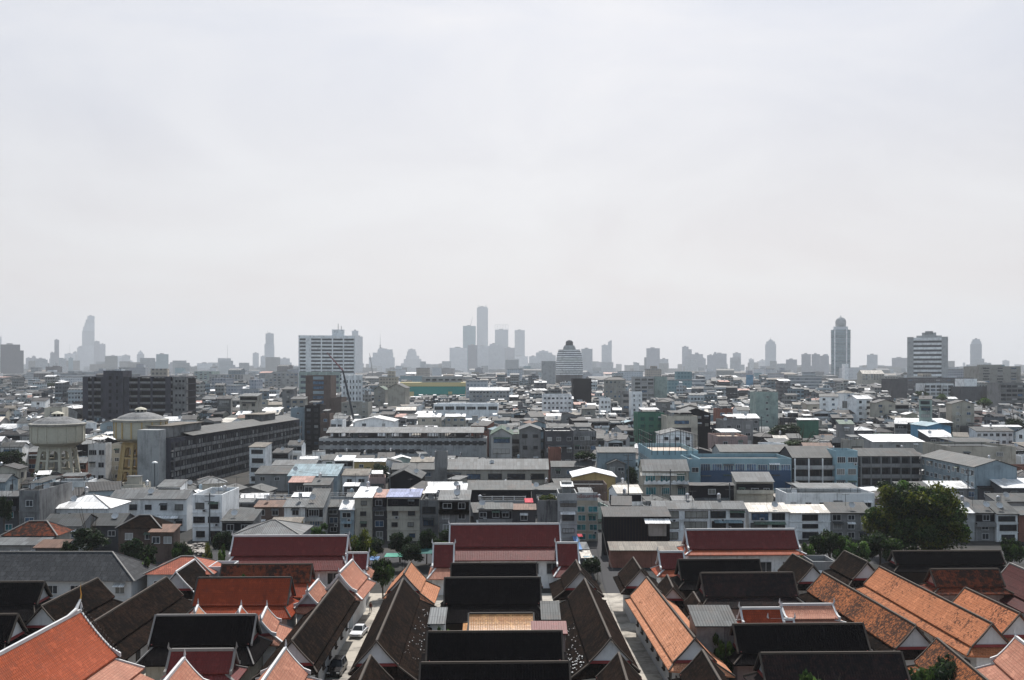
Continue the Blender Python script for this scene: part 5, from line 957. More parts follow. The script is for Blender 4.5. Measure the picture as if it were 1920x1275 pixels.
# ------------------------------------------------------------------ far skyline
SKG = 'hazy high rises on the skyline'
SKY = [  # label, depth, material, boxes (x0, x1, ytop), extras
 ('dark teal slab tower at the far left of the skyline', 2600, 'f:dark', [(4, 37, 646), (37, 43, 657)], ''),
 ('sliver of a tall tower cut by the left edge', 5200, 'f:pale', [(-12, 2, 631)], ''),
 ('low pale stepped tower pair right of the dark teal slab', 4200, 'f:grey', [(50, 60, 671), (60, 67, 668), (67, 84, 672)], ''),
 ('slim dark tower with lower shoulder left of the tallest left tower', 3800, 'f:grey', [(95, 102, 661), (102, 110, 637)], ''),
 ('narrow teal striped slab beside the slim dark tower', 3400, 'f:teal', [(112, 119, 671), (128, 136, 671)], ''),
 ('pale slab block with construction mast left of the tallest left tower', 4600, 'f:white', [(119, 128, 672), (122, 140, 663), (136, 145, 660)], 'mast131'),
 ('round shouldered pale block at the foot of the tallest left tower', 5000, 'f:pale', [(145, 155, 652), (147, 154, 650)], ''),
 ('tallest left tower with jagged stepped top like a broken column', 5600, 'f:pale', [(153, 176, 648), (155, 175.5, 620), (156.5, 176, 613), (159, 176, 606), (161, 176.5, 599), (164, 176.5, 592)], ''),
 ('two step tower right of the jagged stepped tower', 4800, 'f:grey', [(177, 187, 640), (187, 197, 645)], ''),
 ('wide pale block with notched top in the left skyline', 4300, 'f:white', [(199, 206, 671), (205, 222, 667), (222, 228, 668), (228, 243, 666), (243, 247, 676)], ''),
 ('slim pointed tower with shouldered crown left of the plain teal block', 4400, 'f:pale', [(257, 270, 664), (259, 268, 660), (262, 265, 657)], ''),
 ('small low block beside the slim pointed tower', 4300, 'f:pale', [(270, 282, 684)], ''),
 ('plain teal grey tower with small side wing, left centre skyline', 3200, 'f:teal', [(290, 293, 678), (293, 315, 664)], ''),
 ('small twin block right of the plain teal grey tower', 3600, 'f:grey', [(319, 333, 679), (320, 332, 690)], ''),
 ('low pale block above the unfinished building', 4000, 'f:pale', [(345, 365, 687)], ''),
 ('flat topped pale block left of the little dome', 3600, 'f:white', [(370, 398, 681), (371, 397, 690)], ''),
 ('low grey block between flat topped block and little dome', 3700, 'f:grey', [(401, 422, 686)], ''),
 ('low block with rounded top under a tall thin mast', 3400, 'f:grey', [(424, 441, 684), (427, 437, 680), (441, 448, 688)], 'mast427'),
 ('very slim pale tower left of the spiked tower', 4300, 'f:pale', [(474, 485, 662)], ''),
 ('slender spiked tower with lower shoulder left of the hospital', 4000, 'f:pale', [(489, 498, 668), (498, 513, 625), (496, 514, 645)], 'mast502'),
 ('stepped pale block between spiked tower and hospital', 3600, 'f:white', [(516, 526, 680), (525, 543, 672)], ''),
 ('pale tower peeping out right behind the hospital', 3000, 'f:white', [(660, 672, 620), (668, 680, 631)], ''),
 ('broad stepped tower topped by a lattice mast, right of the hospital', 4200, 'f:pale', [(692, 740, 670), (699, 737, 661), (708, 736, 655), (710, 721, 653)], 'bigmast713'),
 ('tiered pyramid like block left of the construction towers', 4500, 'f:white', [(752, 799, 681), (757, 790, 673), (761, 786, 667), (763, 781, 659), (765, 779, 655)], ''),
 ('blocky pale tower left of the first construction tower', 3700, 'f:white', [(843, 876, 652)], ''),
 ('construction tower with crane on top, shorter of the pair', 4300, 'f:teal', [(868, 892, 611)], 'crane'),
 ('dark blue narrow slab in front of the construction towers', 3300, 'f:grey', [(877, 895, 647)], ''),
 ('tallest centre tower under construction with two cranes on top', 5000, 'f:pale', [(894, 915, 577), (896, 913, 575)], 'crane'),
 ('wide pale apartment slab in front of the tallest centre tower', 3500, 'f:white', [(895, 916, 649), (916, 946, 648), (918, 934, 645)], ''),
 ('tower with open framed crown right of the tallest centre tower', 4600, 'f:pale', [(928, 953, 618)], 'frame'),
 ('lower grey slab right of the open framed tower', 4200, 'f:grey', [(944, 965, 652)], ''),
 ('slim flared top tower right of the open framed tower', 4900, 'f:pale', [(966, 983, 625), (965, 984, 619)], ''),
 ('low broad block at the foot of the flared top tower', 4300, 'f:white', [(958, 990, 668)], ''),
 ('wide low stepped block left of the domed stepped tower', 4100, 'f:pale', [(992, 1008, 668), (1005, 1035, 661), (1010, 1028, 658), (1030, 1042, 666)], ''),
 ('plain tower just right of the domed stepped tower', 2900, 'f:pale', [(1090, 1111, 654)], ''),
 ('sail topped tower with pointed right corner', 4200, 'f:pale', [(1128, 1140, 647), (1140, 1147, 641), (1144, 1147, 638)], ''),
 ('low shoulder block left of the sail topped tower', 4000, 'f:grey', [(1118, 1134, 680)], ''),
 ('square grey tower standing alone right of centre', 3300, 'f:grey', [(1212, 1237, 653)], ''),
 ('pale low block beside the lone square tower', 3500, 'f:pale', [(1237, 1253, 673)], ''),
 ('ragged topped pair of grey towers in the right centre skyline', 3800, 'f:grey', [(1279, 1291, 650), (1291, 1297, 655)], ''),
 ('jagged roofed wide grey block right of the ragged pair', 3600, 'f:grey', [(1284, 1300, 668), (1297, 1318, 664), (1303, 1309, 661), (1315, 1323, 672)], ''),
 ('striped slab apartment pair with roof boxes, right centre skyline', 3300, 'f:grey', [(1326, 1340, 666), (1337, 1362, 663), (1339, 1343, 660)], ''),
 ('stepped narrow tower right of the striped slab pair', 3700, 'f:pale', [(1369, 1375, 677), (1374, 1389, 662)], ''),
 ('thin low tower left of the pinnacled tower', 4400, 'f:white', [(1404, 1413, 673)], ''),
 ('wide faint block left of the pinnacled tower', 4600, 'f:white', [(1413, 1434, 679), (1424, 1436, 675)], ''),
 ('pinnacled pale tower right of the mint tower', 3900, 'f:pale', [(1435, 1455, 645), (1437, 1453, 640), (1441, 1449, 637)], 'mast1445'),
 ('small square grey tower right of the pinnacled tower', 3200, 'f:grey', [(1474, 1494, 674)], ''),
 ('left one of the even topped grey slabs before the domed tower', 3000, 'f:grey', [(1503, 1520, 664)], ''),
 ('middle one of the even topped grey slabs before the domed tower', 3000, 'f:grey', [(1522, 1537, 664)], ''),
 ('right one of the even topped grey slabs, with stepped roofline', 3000, 'f:grey', [(1538, 1554, 667), (1545, 1552, 664)], ''),
 ('small notched tower right of the domed tower', 3200, 'f:pale', [(1626, 1645, 665)], ''),
 ('low flat block left of the striped hotel', 3300, 'f:grey', [(1673, 1700, 671)], ''),
 ('rounded pale tower alone at far right', 3100, 'f:pale', [(1820, 1840, 645), (1822, 1839, 640), (1824, 1837, 636)], ''),
 ('faint low spired block right of the striped hotel', 4300, 'f:white', [(1806, 1810, 680), (1812, 1820, 686)], ''),
 ('faint distant tower between striped hotel and far right tower', 4600, 'f:white', [(1880, 1892, 676)], ''),
]
for lab, d, mt, boxes, ex in SKY:
    d *= 1.5 if d < 5300 else 1.4
    cx = sum((b[0] + b[1]) / 2 for b in boxes) / len(boxes); X = xof(cx, d); root = thing('skyscraper', lab, 'skyscraper', (X, d, 0), -math.atan2(X, d), SKG)
    boxes = sorted(boxes, key=lambda q: q[2], reverse=True); done = []
    for i, (x0, x1, yt) in enumerate(boxes):
        m = MB(); a_, b_ = xof(x0, d) - X, xof(x1, d) - X; dp = max(14, min(34, (b_ - a_) * .8)); o = i * .6; m.box(a_, b_, o, dp + o * 1.7 + 4, 0, zof(yt, d)); m.build('tower_block' if i else 'main_block', mt, root)
        if b_ - a_ > 20 and zof(yt, d) > 60:
            m = MB(); m.box(a_ + (b_ - a_) * .3, a_ + (b_ - a_) * .62, o + 4, o + 12, zof(yt, d), zof(yt, d) + 5); m.build('roof_box', 'w:pale grey', root)
    ztop = zof(boxes[-1][2], d); k = d / F
    if 'mast' in ex:
        px = float(ex.split('mast')[1]); big = ex.startswith('big'); x = xof(px, d) - X; hm = {1445: 6, 131: 16, 427: 33, 502: 6, 713: 27}[int(px)] * k; m = MB(); m.tube([(x, 8, ztop - 2), (x, 8, ztop + hm * .5), (x, 8, ztop + hm)], [2.2 if big else .9, 1.4 if big else .7, .5], 5)
        if big: m.box(x - 4, x + 4, 4, 12, ztop, ztop + hm * .25)
        m.build('mast', 'steel', root)
    if ex == 'crane':
        for q, s in ((-.35, -1), (.35, 1)) if 'two' in lab else ((.1, -1),):
            m = MB(); x = (boxes[-1][1] - boxes[-1][0]) * k * q; m.tube([(x, 8, ztop), (x, 8, ztop + 10)], 1.2, 4); m.tube([(x, 8, ztop + 9), (x + s * 14 * (1 if 'two' in lab else -1), 8, ztop + (16 if 'two' in lab else 60))], [1.2, .7], 4); m.build('crane', 'steel', root)
    if ex == 'frame':
        m = MB(); a_, b_ = xof(928, d) - X, xof(953, d) - X; zt_ = zof(609, d)
        for i in range(6): x = a_ + (b_ - a_) * i / 5; m.box(x - 1, x + 1, 0, 3, ztop, zt_)
        for z in (ztop + 9, zt_): m.box(a_, b_, 0, 3, z - 1, z + 1)
        m.build('crown_frame', 'w:white', root)

# ------------------------------------------------------------------ trees
def leaf_material(name, c1, c2):
    b = NB(name); tc, vec, rand = coords(b); n1 = b.noise(tc.outputs['Object'], .9, 3); c = b.mix(b.step(n1, .35, .65), c1, c2)
    geo = b.n('ShaderNodeNewGeometry'); f = b.math('MULTIPLY_ADD', geo.outputs['Random Per Island'], .9, .55)
    q = b.n('ShaderNodeVectorMath', operation='SCALE'); b.l(c, q.inputs[0]); b.l(f, q.inputs['Scale'])
    b.l(q.outputs[0], b.b.inputs['Base Color']); b.b.inputs['Roughness'].default_value = .55
    tr = b.n('ShaderNodeBsdfTranslucent'); b.l(q.outputs[0], tr.inputs['Color']); ms = b.n('ShaderNodeMixShader'); ms.inputs[0].default_value = .42
    b.l(b.b.outputs[0], ms.inputs[1]); b.l(tr.outputs[0], ms.inputs[2]); b.l(ms.outputs[0], b.t.nodes['Material Output'].inputs['Surface']); return b.m
MATS['leaf'] = leaf_material('leaves', (.022, .048, .014), (.045, .075, .018)); MATS['leaf dark'] = leaf_material('leaves_dark', (.012, .024, .012), (.025, .040, .017)); MATS['leaf olive'] = leaf_material('leaves_olive', (.050, .072, .012), (.115, .125, .018))
MATS['leaf bright'] = leaf_material('leaves_bright', (.05, .11, .03), (.10, .17, .04)); MATS['bark'] = plain_mat('bark', (.07, .055, .04), .95)
def crown_mesh(name, rx, ry, rz_, cz, clumps, per, leaf, seed, mats, rr=(.22, .42), low=-.55):
    g = np.random.default_rng(seed); V = []; M = []; cen = []
    for i in range(clumps):
        while True:
            p = g.normal(size=3); p /= np.linalg.norm(p)
            if p[2] > low: break
        q = p * g.uniform(.45, 1.0) ** .6 * np.array([rx, ry, rz_]) * (.62 + .2 * math.sin(3.1 * p[0] + 2.3 * p[1] + seed) + .12 * math.sin(6 * p[2] + 5 * p[0])); cen.append(q)
        r = g.uniform(*rr) * min(rx, rz_); n = int(per * g.uniform(.7, 1.3)); u = g.normal(size=(n, 3)); u /= np.linalg.norm(u, axis=1)[:, None]
        pos = q + u * (r * g.uniform(.5, 1.05, (n, 1))) * np.array([1, 1, .75])
        nrm = u + g.normal(size=(n, 3)) * .7; nrm /= np.linalg.norm(nrm, axis=1)[:, None]; t = np.cross(nrm, g.normal(size=(n, 3))); t /= np.linalg.norm(t, axis=1)[:, None]; b = np.cross(nrm, t)
        s = leaf * g.uniform(.6, 1.3, (n, 1)); quad = np.stack([pos - t * s, pos - b * s * .5, pos + t * s, pos + b * s * .5], 1); V.append(quad); M.append(np.full(n, i % len(mats)))
    V = np.concatenate(V).reshape(-1, 3); V[:, 2] += cz; M = np.concatenate(M); n = len(V) // 4
    me = bpy.data.meshes.new(name); me.vertices.add(len(V)); me.vertices.foreach_set('co', V.ravel()); me.loops.add(n * 4); me.loops.foreach_set('vertex_index', np.arange(n * 4))
    me.polygons.add(n); me.polygons.foreach_set('loop_start', np.arange(n) * 4); me.polygons.foreach_set('material_index', M)
    for k in mats: me.materials.append(MATS[k])
    me.update(); me.validate(); return me, cen
def trunk_mesh(h, cen, cz, r=.3, seed=1):
    m = MB(); g = random.Random(seed); m.tube([(0, 0, 0), (.1, .05, h * .4), (0, .1, h * .8), (.05, 0, h)], [r, r * .8, r * .65, r * .5], 8)
    for c in cen[:: max(1, len(cen) // 9)]: m.tube([(0, 0, h * g.uniform(.45, .8)), (c[0] * .4, c[1] * .4, h * .85 + (c[2] + cz - h) * .35), (c[0], c[1], c[2] + cz)], [r * .45, r * .28, r * .1], 5)
    return m.mesh('trunk', ['bark'], uv=False)
TT = []
for i, (mats, rr, nc) in enumerate(((['leaf dark', 'leaf'], (.24, .42), 34), (['leaf', 'leaf olive'], (.24, .42), 32), (['leaf dark'], (.26, .42), 30), (['leaf bright', 'leaf'], (.2, .35), 26))):
    cm, cen = crown_mesh('crown', 3.4, 3.2, 2.6, 4.6, nc, 110, .26, 11 + i, mats, rr); TT.append((cm, trunk_mesh(3.4, cen, 4.6, .2, i)))
def tree(label, px, py, d, wpx, hpx, kind=0, group='trees among the buildings', name='tree', zb=0):
    """px: crown middle, py: crown top row, wpx x hpx: crown size in photo pixels"""
    k = d / F; sx = wpx * k / 5.2; top = zof(py, d); sz = max(.3, hpx * k / 5.2)
    if top < 10.5 and d < 330 and zb == 0: sz = max(sz, (top - .3) / 5.4)
    X = xof(px, d)
    root = thing(name, label, 'tree', (X, d, zb), rnd.uniform(0, 6), group); cm, tm = TT[kind]; cz = top - 2.7 * sz - zb
    c = link('crown', cm, root, (0, 0, cz - 4.6 * sz)); c.scale = (sx, sx, sz)
    t = link('trunk', tm, root); s = (cz + .3 * sz) / 3.6; t.scale = (sx, sx, max(.15, s)); FP.append((X - sx, X + sx, d - sx, d + sx)); return root
# the big tree
cm, cen = crown_mesh('crown', 14.2, 12, 10.6, 7.6, 230, 240, .36, 3, ['leaf', 'leaf', 'leaf olive', 'leaf dark', 'leaf olive', 'leaf bright'], (.13, .25), low=-.8)  # olive and bright clumps mixed in as painted sunlit foliage
bt = thing('tree', 'very big round leafy tree with yellow green top, right of centre', 'tree', (xof(1731, 202), 202, 0)); link('crown', cm, bt).scale = (.93, .93, 1); link('trunk', trunk_mesh(6, cen, 7.6, .6, 5), bt)
FP.append((xof(1716, 202) - 8, xof(1716, 202) + 8, 193, 211)); VIS.append((1620, 1815, 900, 1050, 195))
TR = [('dark green tree left of the big tree beside the right maroon hall', 1555, 982, 190, 62, 60, 0), ('low bright green shrub at the foot of the big tree', 1600, 1000, 186, 60, 40, 3),
 ('mid green tree growing at the left flank of the big tree', 1650, 985, 188, 60, 62, 0), ('small tree at the right edge before the grey houses', 1897, 998, 186, 40, 50, 0), ('low shrub right of the small right maroon hall end', 1515, 1010, 186, 34, 26, 3),
 ('dark bushy tree above the grey hipped roof at left', 172, 985, 172, 76, 50, 2), ('dark tree in shade right of the dark bushy tree', 262, 1000, 176, 70, 40, 2), ('yellowish small tree left of the left maroon hall', 388, 1014, 168, 26, 34, 1),
 ('bright green small tree next to the left maroon hall ridge end', 415, 1012, 168, 26, 34, 3), ('green shrub on the ground beside the striped roof', 262, 1036, 163, 44, 12, 3), ('leafy tree in front of the blue windowed house', 590, 975, 205, 52, 30, 3),
 ('orange tinged tree right of the left maroon hall', 676, 990, 190, 44, 46, 1), ('dark tree standing in the lane between the halls', 718, 1035, 166, 44, 60, 0), ('dark tree before the lavender roofed house', 800, 985, 196, 34, 46, 2),
 ('shaded low tree before the cream houses', 750, 992, 198, 44, 34, 2), ('round dark tree among grey roofs left of centre', 707, 866, 318, 48, 34, 2), ('palm like dark tree below the white awnings', 1096, 842, 330, 34, 24, 0),
 ('dark tree between yellow house and cream balcony house', 1186, 870, 290, 26, 50, 2), ('broad dark tree left of the school roof', 1466, 790, 400, 80, 46, 2), ('lower green trees before the broad dark tree', 1500, 822, 360, 60, 20, 0),
 ('dark trees at the foot of the cream water tower', 60, 880, 300, 70, 34, 2), ('dark tree at the left edge below the water tower', 18, 840, 330, 56, 44, 2), ('bushy dark tree between the water towers', 110, 895, 292, 80, 34, 0),
 ('low shrubs below the ochre legged water tower', 205, 905, 290, 60, 22, 0), ('tree at the left edge by the green shuttered house', 8, 925, 205, 30, 60, 2), ('green tree behind the unfinished building at right', 385, 782, 520, 40, 16, 0),
 ('hazy tree clump left of the unfinished building', 97, 716, 1100, 22, 12, 0), ('darker tree clump left of the unfinished building', 122, 728, 900, 26, 12, 2), ('green tree in front of the shops below the striped hotel', 1727, 730, 760, 22, 18, 0),
 ('leafy tree below the long dark slab at right', 1845, 742, 640, 36, 24, 3), ('dark tree at the right edge by the diagonal terrace', 1905, 782, 460, 44, 30, 2), ('tree between mint tower and the green walled building', 1540, 757, 620, 30, 10, 0),
 ('ivy green tree before the dark wall right of centre', 1765, 736, 720, 26, 18, 3), ('dark tree right of the factory roofs', 1672, 764, 560, 26, 16, 2), ('tree at the alley mouth right of the central hall', 1100, 905, 250, 20, 16, 0),
 ('leafy tree in the bottom right with sunlit top', 1775, 1215, 104, 110, 76, 0), ('bright topped tree at the bottom edge, lower right', 1545, 1248, 100, 96, 60, 3), ('yellow green bush beside the corrugated shed', 1355, 1180, 118, 44, 34, 3),
 ('small green shrub left of the gold tiled roof', 832, 1166, 128, 26, 12, 3), ('little round green bush on the gold roof corner', 888, 1172, 124, 14, 12, 3), ('small bush on the mossy rust roof edge', 455, 1066, 154, 26, 12, 3)]
TR += [('dense dark shrub against the cream terrace foot', 700, 1005, 196, 41, 35, 2), ('shadowy bush behind the left maroon hall ridge', 560, 1000, 194, 38, 31, 2), ('dark leafy bush in the lane behind the green awning', 770, 1012, 190, 49, 36, 2), ('small dark tree before the balcony houses', 820, 1000, 196, 36, 35, 0), ('dim shrub by the grimy white windowed house', 845, 985, 200, 49, 30, 2), ('dark bush close to the central hall left wing', 640, 1000, 195, 41, 29, 2), ('shaded tree between the two alley houses', 1105, 1040, 180, 49, 34, 2), ('leafy shrub left of the mid green tree', 1625, 1000, 192, 38, 39, 2), ('dark bush by the timber hut at left', 340, 1005, 182, 35, 30, 0), ('low dark shrub beside the terracotta roofed house', 130, 1008, 172, 42, 33, 2), ('shaded bush before the white three storey house', 420, 990, 200, 46, 37, 2)]
for t_ in TR: tree(*t_)
rg = thing('roof_plants', 'clump of dry potted plants on the streaked concrete tower roof', 'plants', (xof(1027, 216), 216, zof(940, 216))); c = link('crown', TT[1][0], rg, (0, 0, -.6)); c.scale = (.65, .5, .3)

# ------------------------------------------------------------------ small landmarks
# lettered sign board
root = thing('sign_board', 'long pale board with red Thai lettering on the cream building', 'sign', (xof(1100, 221.5), 221.4, zof(931, 221.5)))
m = MB(); m.box(-2.4, 2.4, 0, .2, -.9, .9); m.build('board', 'w:pale grey', root)
tx = bpy.data.curves.new('lettering', 'FONT'); tx.body = 'โรงเรียนสารพัด'; tx.size = 1.05; tx.align_x = 'CENTER'; tx.extrude = .02; lt = bpy.data.objects.new('lettering', tx); COL.objects.link(lt); lt.parent = root
lt.location = (0, -.04, -.25); lt.rotation_euler = (R(90), 0, 0); tx.materials.append(MATS['red paint'])
bpy.context.view_layer.update(); lme = bpy.data.meshes.new_from_object(lt.evaluated_get(bpy.context.evaluated_depsgraph_get())); l2 = link('lettering', lme, root, tuple(lt.location)); l2.rotation_euler = lt.rotation_euler; bpy.data.objects.remove(lt); l2.name = 'lettering'
# blue square sign on a white mast
d = 900; root = thing('sign_mast', 'dark blue square sign with pale emblem on a tall white mast', 'sign', (xof(896, d), d, 0)); zt = zof(709, d)
m = MB(); m.tube([(0, 0, 0), (0, 0, zof(718, d))], .5, 6); m.build('mast', 'sign white', root); m = MB(); m.box(-1.7, 1.7, -1, 1, zof(718, d), zt); bd = m.build('board', 'sign blue', root)
m = MB(); zc = (zof(718, d) + zt) / 2
for x0, x1, z0, z1 in ((-.7, -.4, -1.2, 1.2), (.4, .7, -1.2, 1.2), (-.4, .4, .9, 1.2), (-.4, .4, -1.2, -.9)): m.box(x0, x1, -1.06, -1.0, zc + z0, zc + z1)
m.build('emblem', 'sign white', bd)
d = 1500; hh('blue roofed billboard box on a far rooftop', 1401, 1412, 702, 704, 1300, 'flat', 'w:blue', 'concrete', 1, 0, name='billboard', cat='billboard', dep=6)
# mobile cranes
def crane(label, base, joint, tip, d, mat1, mat2, r):
    p = [at(x, y, d) for x, y in (base, joint, tip)]; p[0].z = 3.2; root = thing('mobile_crane', label, 'crane', (p[0].x, d, 0)); o = Vector((p[0].x, d, 0)); q = [v - o for v in p]
    m = MB(); m.box(-1.5, 4.5, -1.3, 1.3, .9, 2.1); m.box(-1.2, 1.6, -1.2, 1.2, 2.1, 3.6); m.box(3, 4.4, -1.2, 1.2, 2.1, 3.3); m.build('carrier', mat2, root)
    for x in (-.8, .8, 2.8, 4.0):
        m = MB(); m.ring([(.55, -.2), (.55, .2)], 12); w_ = m.build('wheel', 'rubber', root, (x, -1.35, .55)); w_.rotation_euler = (R(90), 0, 0)
    m = MB(); m.tube([q[0], q[0].lerp(q[1], .5), q[1]], [r, r * .85, r * .7], 6); m.build('boom', mat1, root); m = MB(); m.tube([q[1], q[2]], [r * .6, r * .35], 5); m.build('jib', 'crane red', root)
    hk = MB(); a_ = q[1] + Vector((-1.2, 0, -1)); hk.tube([a_, a_ - Vector((0, 0, 3))], .08, 4); hk.box(a_.x - .4, a_.x + .4, -.3, .3, a_.z - 4.4, a_.z - 3); hk.build('hook', 'crane dark', root); return root
crane('mobile crane with long dark boom and red jib in front of the hospital', (669, 790), (643, 695), (613, 661), 560, 'crane dark', 'mustard', .75)
crane('faint slender lattice crane left of the stepped mast tower', (703, 712), (694, 668), (692, 662), 1900, 'steel', 'steel', .9)
# street railing and canal wall, poles
def railing(label, x0, x1, py, d, post=2.4):
    X0, X1 = xof(x0, d), xof(x1, d); z = zof(py, d); root = thing('railing', label, 'railing', ((X0 + X1) / 2, d, 0)); w = X1 - X0
    m = MB(); m.box(-w / 2, w / 2, 0, .4, 0, z - .9); m.build('wall', 'w:pale grey', root); n = int(w / post)
    m = MB(); m.box(-w / 2, w / 2, .1, .25, z - .08, z + .04); m.box(-w / 2, w / 2, .12, .22, z - .5, z - .42); m.build('rail', 'frame white', root)
    for i in range(n + 1): m = MB(); x = -w / 2 + w * i / n; m.box(x - .12, x + .12, .05, .3, z - .9, z + .1); m.build('post', 'frame white', root)
    VIS.append((x0, x1, py - 3, py + 12, d))
railing('pale street railing with white posts left of the cream terrace', 555, 690, 924, 262)
railing('low canal wall along the street behind the striped roof house', 440, 553, 928, 258)
railing('pale railing below the broad workshop roof', 902, 985, 931, 250)
def pole(label, px, ytop, d, arm=True, lamp=False):
    zt = zof(ytop, d); root = thing('street_lamp' if lamp else 'utility_pole', label, 'street lamp' if lamp else 'utility pole', (xof(px, d), d, 0)); m = MB(); m.tube([(0, 0, 0), (0, 0, zt)], [.2, .13], 8); m.build('pole', 'concrete', root)
    if arm:
        for z in (zt - .6, zt - 1.8): m = MB(); m.bar((-1.1, 0, z), (1.1, 0, z), .12); m.build('crossarm', 'dark steel', root)
    if lamp: m = MB(); m.ring([(.9, zt), (.7, zt + .3), (.2, zt + .5)], 12); m.build('lamp_head', 'lamp', root)
    return root
for a_ in (('concrete utility pole rising left of the right edge roofs', 1815, 878, 262), ('utility pole right of the round dark tree', 731, 880, 290), ('utility pole on the alley corner left of the balcony house', 1178, 850, 250), ('utility pole dividing the cream balcony house', 1257, 880, 262),
           ('utility pole in front of the white three storey house', 393, 925, 219), ('utility pole in front of the blue block', 1368, 905, 255), ('thin pole beside the mint tower', 1428, 780, 400), ('utility pole beside the right low roofs', 1700, 905, 252)): pole(*a_)
pole('tall lamp with round white head by the long grey block', 290, 868, 296, False, True)
def wire(label, pts, sag=1.2):
    m = MB()
    for p, q in zip(pts[:-1], pts[1:]):
        p, q = Vector(p), Vector(q); m.tube([p.lerp(q, t) - Vector((0, 0, sag * 4 * t * (1 - t))) for t in (0, .25, .5, .75, 1)], .035, 4)
    tag(m.build('overhead_wire', 'rubber', uv=False), label, 'wire')
wire('overhead wire running off the right pole towards the edge', [(xof(1815, 262), 262, zof(884, 262)), (150, 262, 12)]); wire('bundle of black cables hanging over the alley right of the central hall', [(20, 260, 9), (18.6, 215, 7.6), (17, 185, 7.6), (16.2, 160, 6)], .8)
for i_, (x0_, x1_, y_, z_, q_) in enumerate(((560, 731, 290, 8.6, 'overhead wire sagging between the middle poles left of centre'), (1178, 1257, 256, 9.2, 'overhead wire between the alley pole and the balcony house pole'), (1257, 1368, 259, 9.0, 'overhead wire from the balcony house pole to the blue block pole'), (1368, 1700, 254, 8.2, 'long overhead wire in front of the school galleries'), (1700, 1815, 257, 8.4, 'overhead wire ending at the tall right pole'))):
    wire(q_, [(xof(x0_, y_), y_, z_), (xof(x1_, y_), y_, z_)], 1.0)
# alley clutter: tents, cloths, debris
def cloth(label, name, cat, x0, x1, y0, y1, z, mat, sag=.4, slope=0.0):
    a_, b_ = gp(x0, y1, z), gp(x1, y0, z); X0, X1, Y0, Y1 = a_.x, xof(x1, a_.y), a_.y, b_.y; m = MB(); n = 8; V = []
    for j in range(n + 1):
        for i in range(n + 1): u, v = i / n, j / n; V.append((X0 + (X1 - X0) * u, Y0 + (Y1 - Y0) * v, z - sag * math.sin(math.pi * u) * math.sin(math.pi * v) + slope * v))
    for dz in (0, -.04):
        i0 = len(m.v); m.v += [(x, y, q + dz) for x, y, q in V]
        for j in range(n):
            for i in range(n): a = i0 + j * (n + 1) + i; m.f.append((a, a + 1, a + n + 2, a + n + 1)); m.mi.append(0)
    root = thing(name, label, cat, ((X0 + X1) / 2, (Y0 + Y1) / 2, 0)); o = m.build('cover', mat, root); o.location = (-(X0 + X1) / 2, -(Y0 + Y1) / 2, 0)
    m = MB()
    for x, y in ((X0, Y0), (X1, Y0), (X0, Y1), (X1, Y1)): m.tube([(x - (X0 + X1) / 2, y - (Y0 + Y1) / 2, 0), (x - (X0 + X1) / 2, y - (Y0 + Y1) / 2, z + (slope if y == Y1 else 0))], .04, 5)
    m.build('post_frame', 'dark steel', root)
cloth('green cloth awning stretched across the lane behind the halls', 'awning_tent', 'awning', 720, 754, 1037, 1044, 3, 'green cloth'); cloth('dark green net screen behind the left end of the central hall', 'awning_tent', 'awning', 760, 812, 1024, 1038, 3.4, 'green net')
cloth('blue and white tarpaulin at the lane end', 'awning_tent', 'awning', 690, 708, 1043, 1050, 2.6, 'blue cloth'); cloth('blue market umbrella roof right of the central hall', 'awning_tent', 'awning', 1082, 1092, 1000, 1030, 3.2, 'blue cloth')
cloth('white stall roof in the alley right of the central hall', 'awning_tent', 'awning', 1086, 1106, 1016, 1030, 3, 'r:pale grey corrugated'); cloth('bluish corrugated stall roof at the alley entrance', 'awning_tent', 'awning', 1100, 1120, 1042, 1058, 2.8, 'r:pale blue metal')
cloth('pale green stall roof in the alley', 'awning_tent', 'awning', 1090, 1112, 1030, 1046, 2.9, 'r:cream metal'); cloth('small red parasol cloth at the alley mouth', 'awning_tent', 'awning', 1084, 1093, 1001, 1006, 3.2, 'red cloth')
cloth('crimson tarpaulin on the roofs left of the rooftop garden', 'awning_tent', 'awning', 984, 1000, 934, 942, 7.5, 'red cloth')
# pile of broken sheets
m = MB(); g = random.Random(4)
for i in range(260):
    p = gp(g.uniform(285, 385), g.uniform(1028, 1046), 0); s = g.uniform(.3, 1.1); a_ = g.uniform(0, 6); z = g.uniform(.1, 1.3); q = [Vector((math.cos(a_ + k * math.pi / 2) * s * (1 if k % 2 else .6), math.sin(a_ + k * math.pi / 2) * s, g.uniform(-.15, .15))) + p + Vector((0, 0, z)) for k in range(4)]
    m.hexa([v - Vector((0, 0, .06)) for v in q] + q)
tag(m.build('rubble', 'debris'), 'heap of broken pale sheets and rubble behind the striped roof', 'rubble', kind='stuff')
# petals and litter on the roofs
m = MB(); g = random.Random(9)
def litter(X0, X1, Y0, Y1, n, zf, s=.14):
    for i in range(n):
        x, y = g.uniform(X0, X1), g.uniform(Y0, Y1); z = zf(x) + .06; r_ = g.uniform(.4, 1) * s; m.hexa([(x - r_, y - r_, z - .05), (x + r_, y - r_, z - .05), (x + r_, y + r_, z - .05), (x - r_, y + r_, z - .05), (x - r_, y - r_, z + .02), (x + r_, y - r_, z + .02), (x + r_ * .5, y + r_, z + .02), (x - r_, y + r_, z + .02)])
zf1 = lambda x: 8 - 2.7 - .22 - (abs(x + 15.3) - 2.25) * .58; litter(-12.7, -10.7, 112, 140, 70, zf1, .07)
zf2 = lambda x: 8 - 2.7 - .22 - (abs(x - 10.9) - 2.25) * .58; litter(6.3, 8.2, 128, 141, 100, zf2, .09); litter(6.5, 8.2, 112, 117, 40, zf2, .09); litter(6.4, 8.3, 117, 128, 24, zf2, .07)
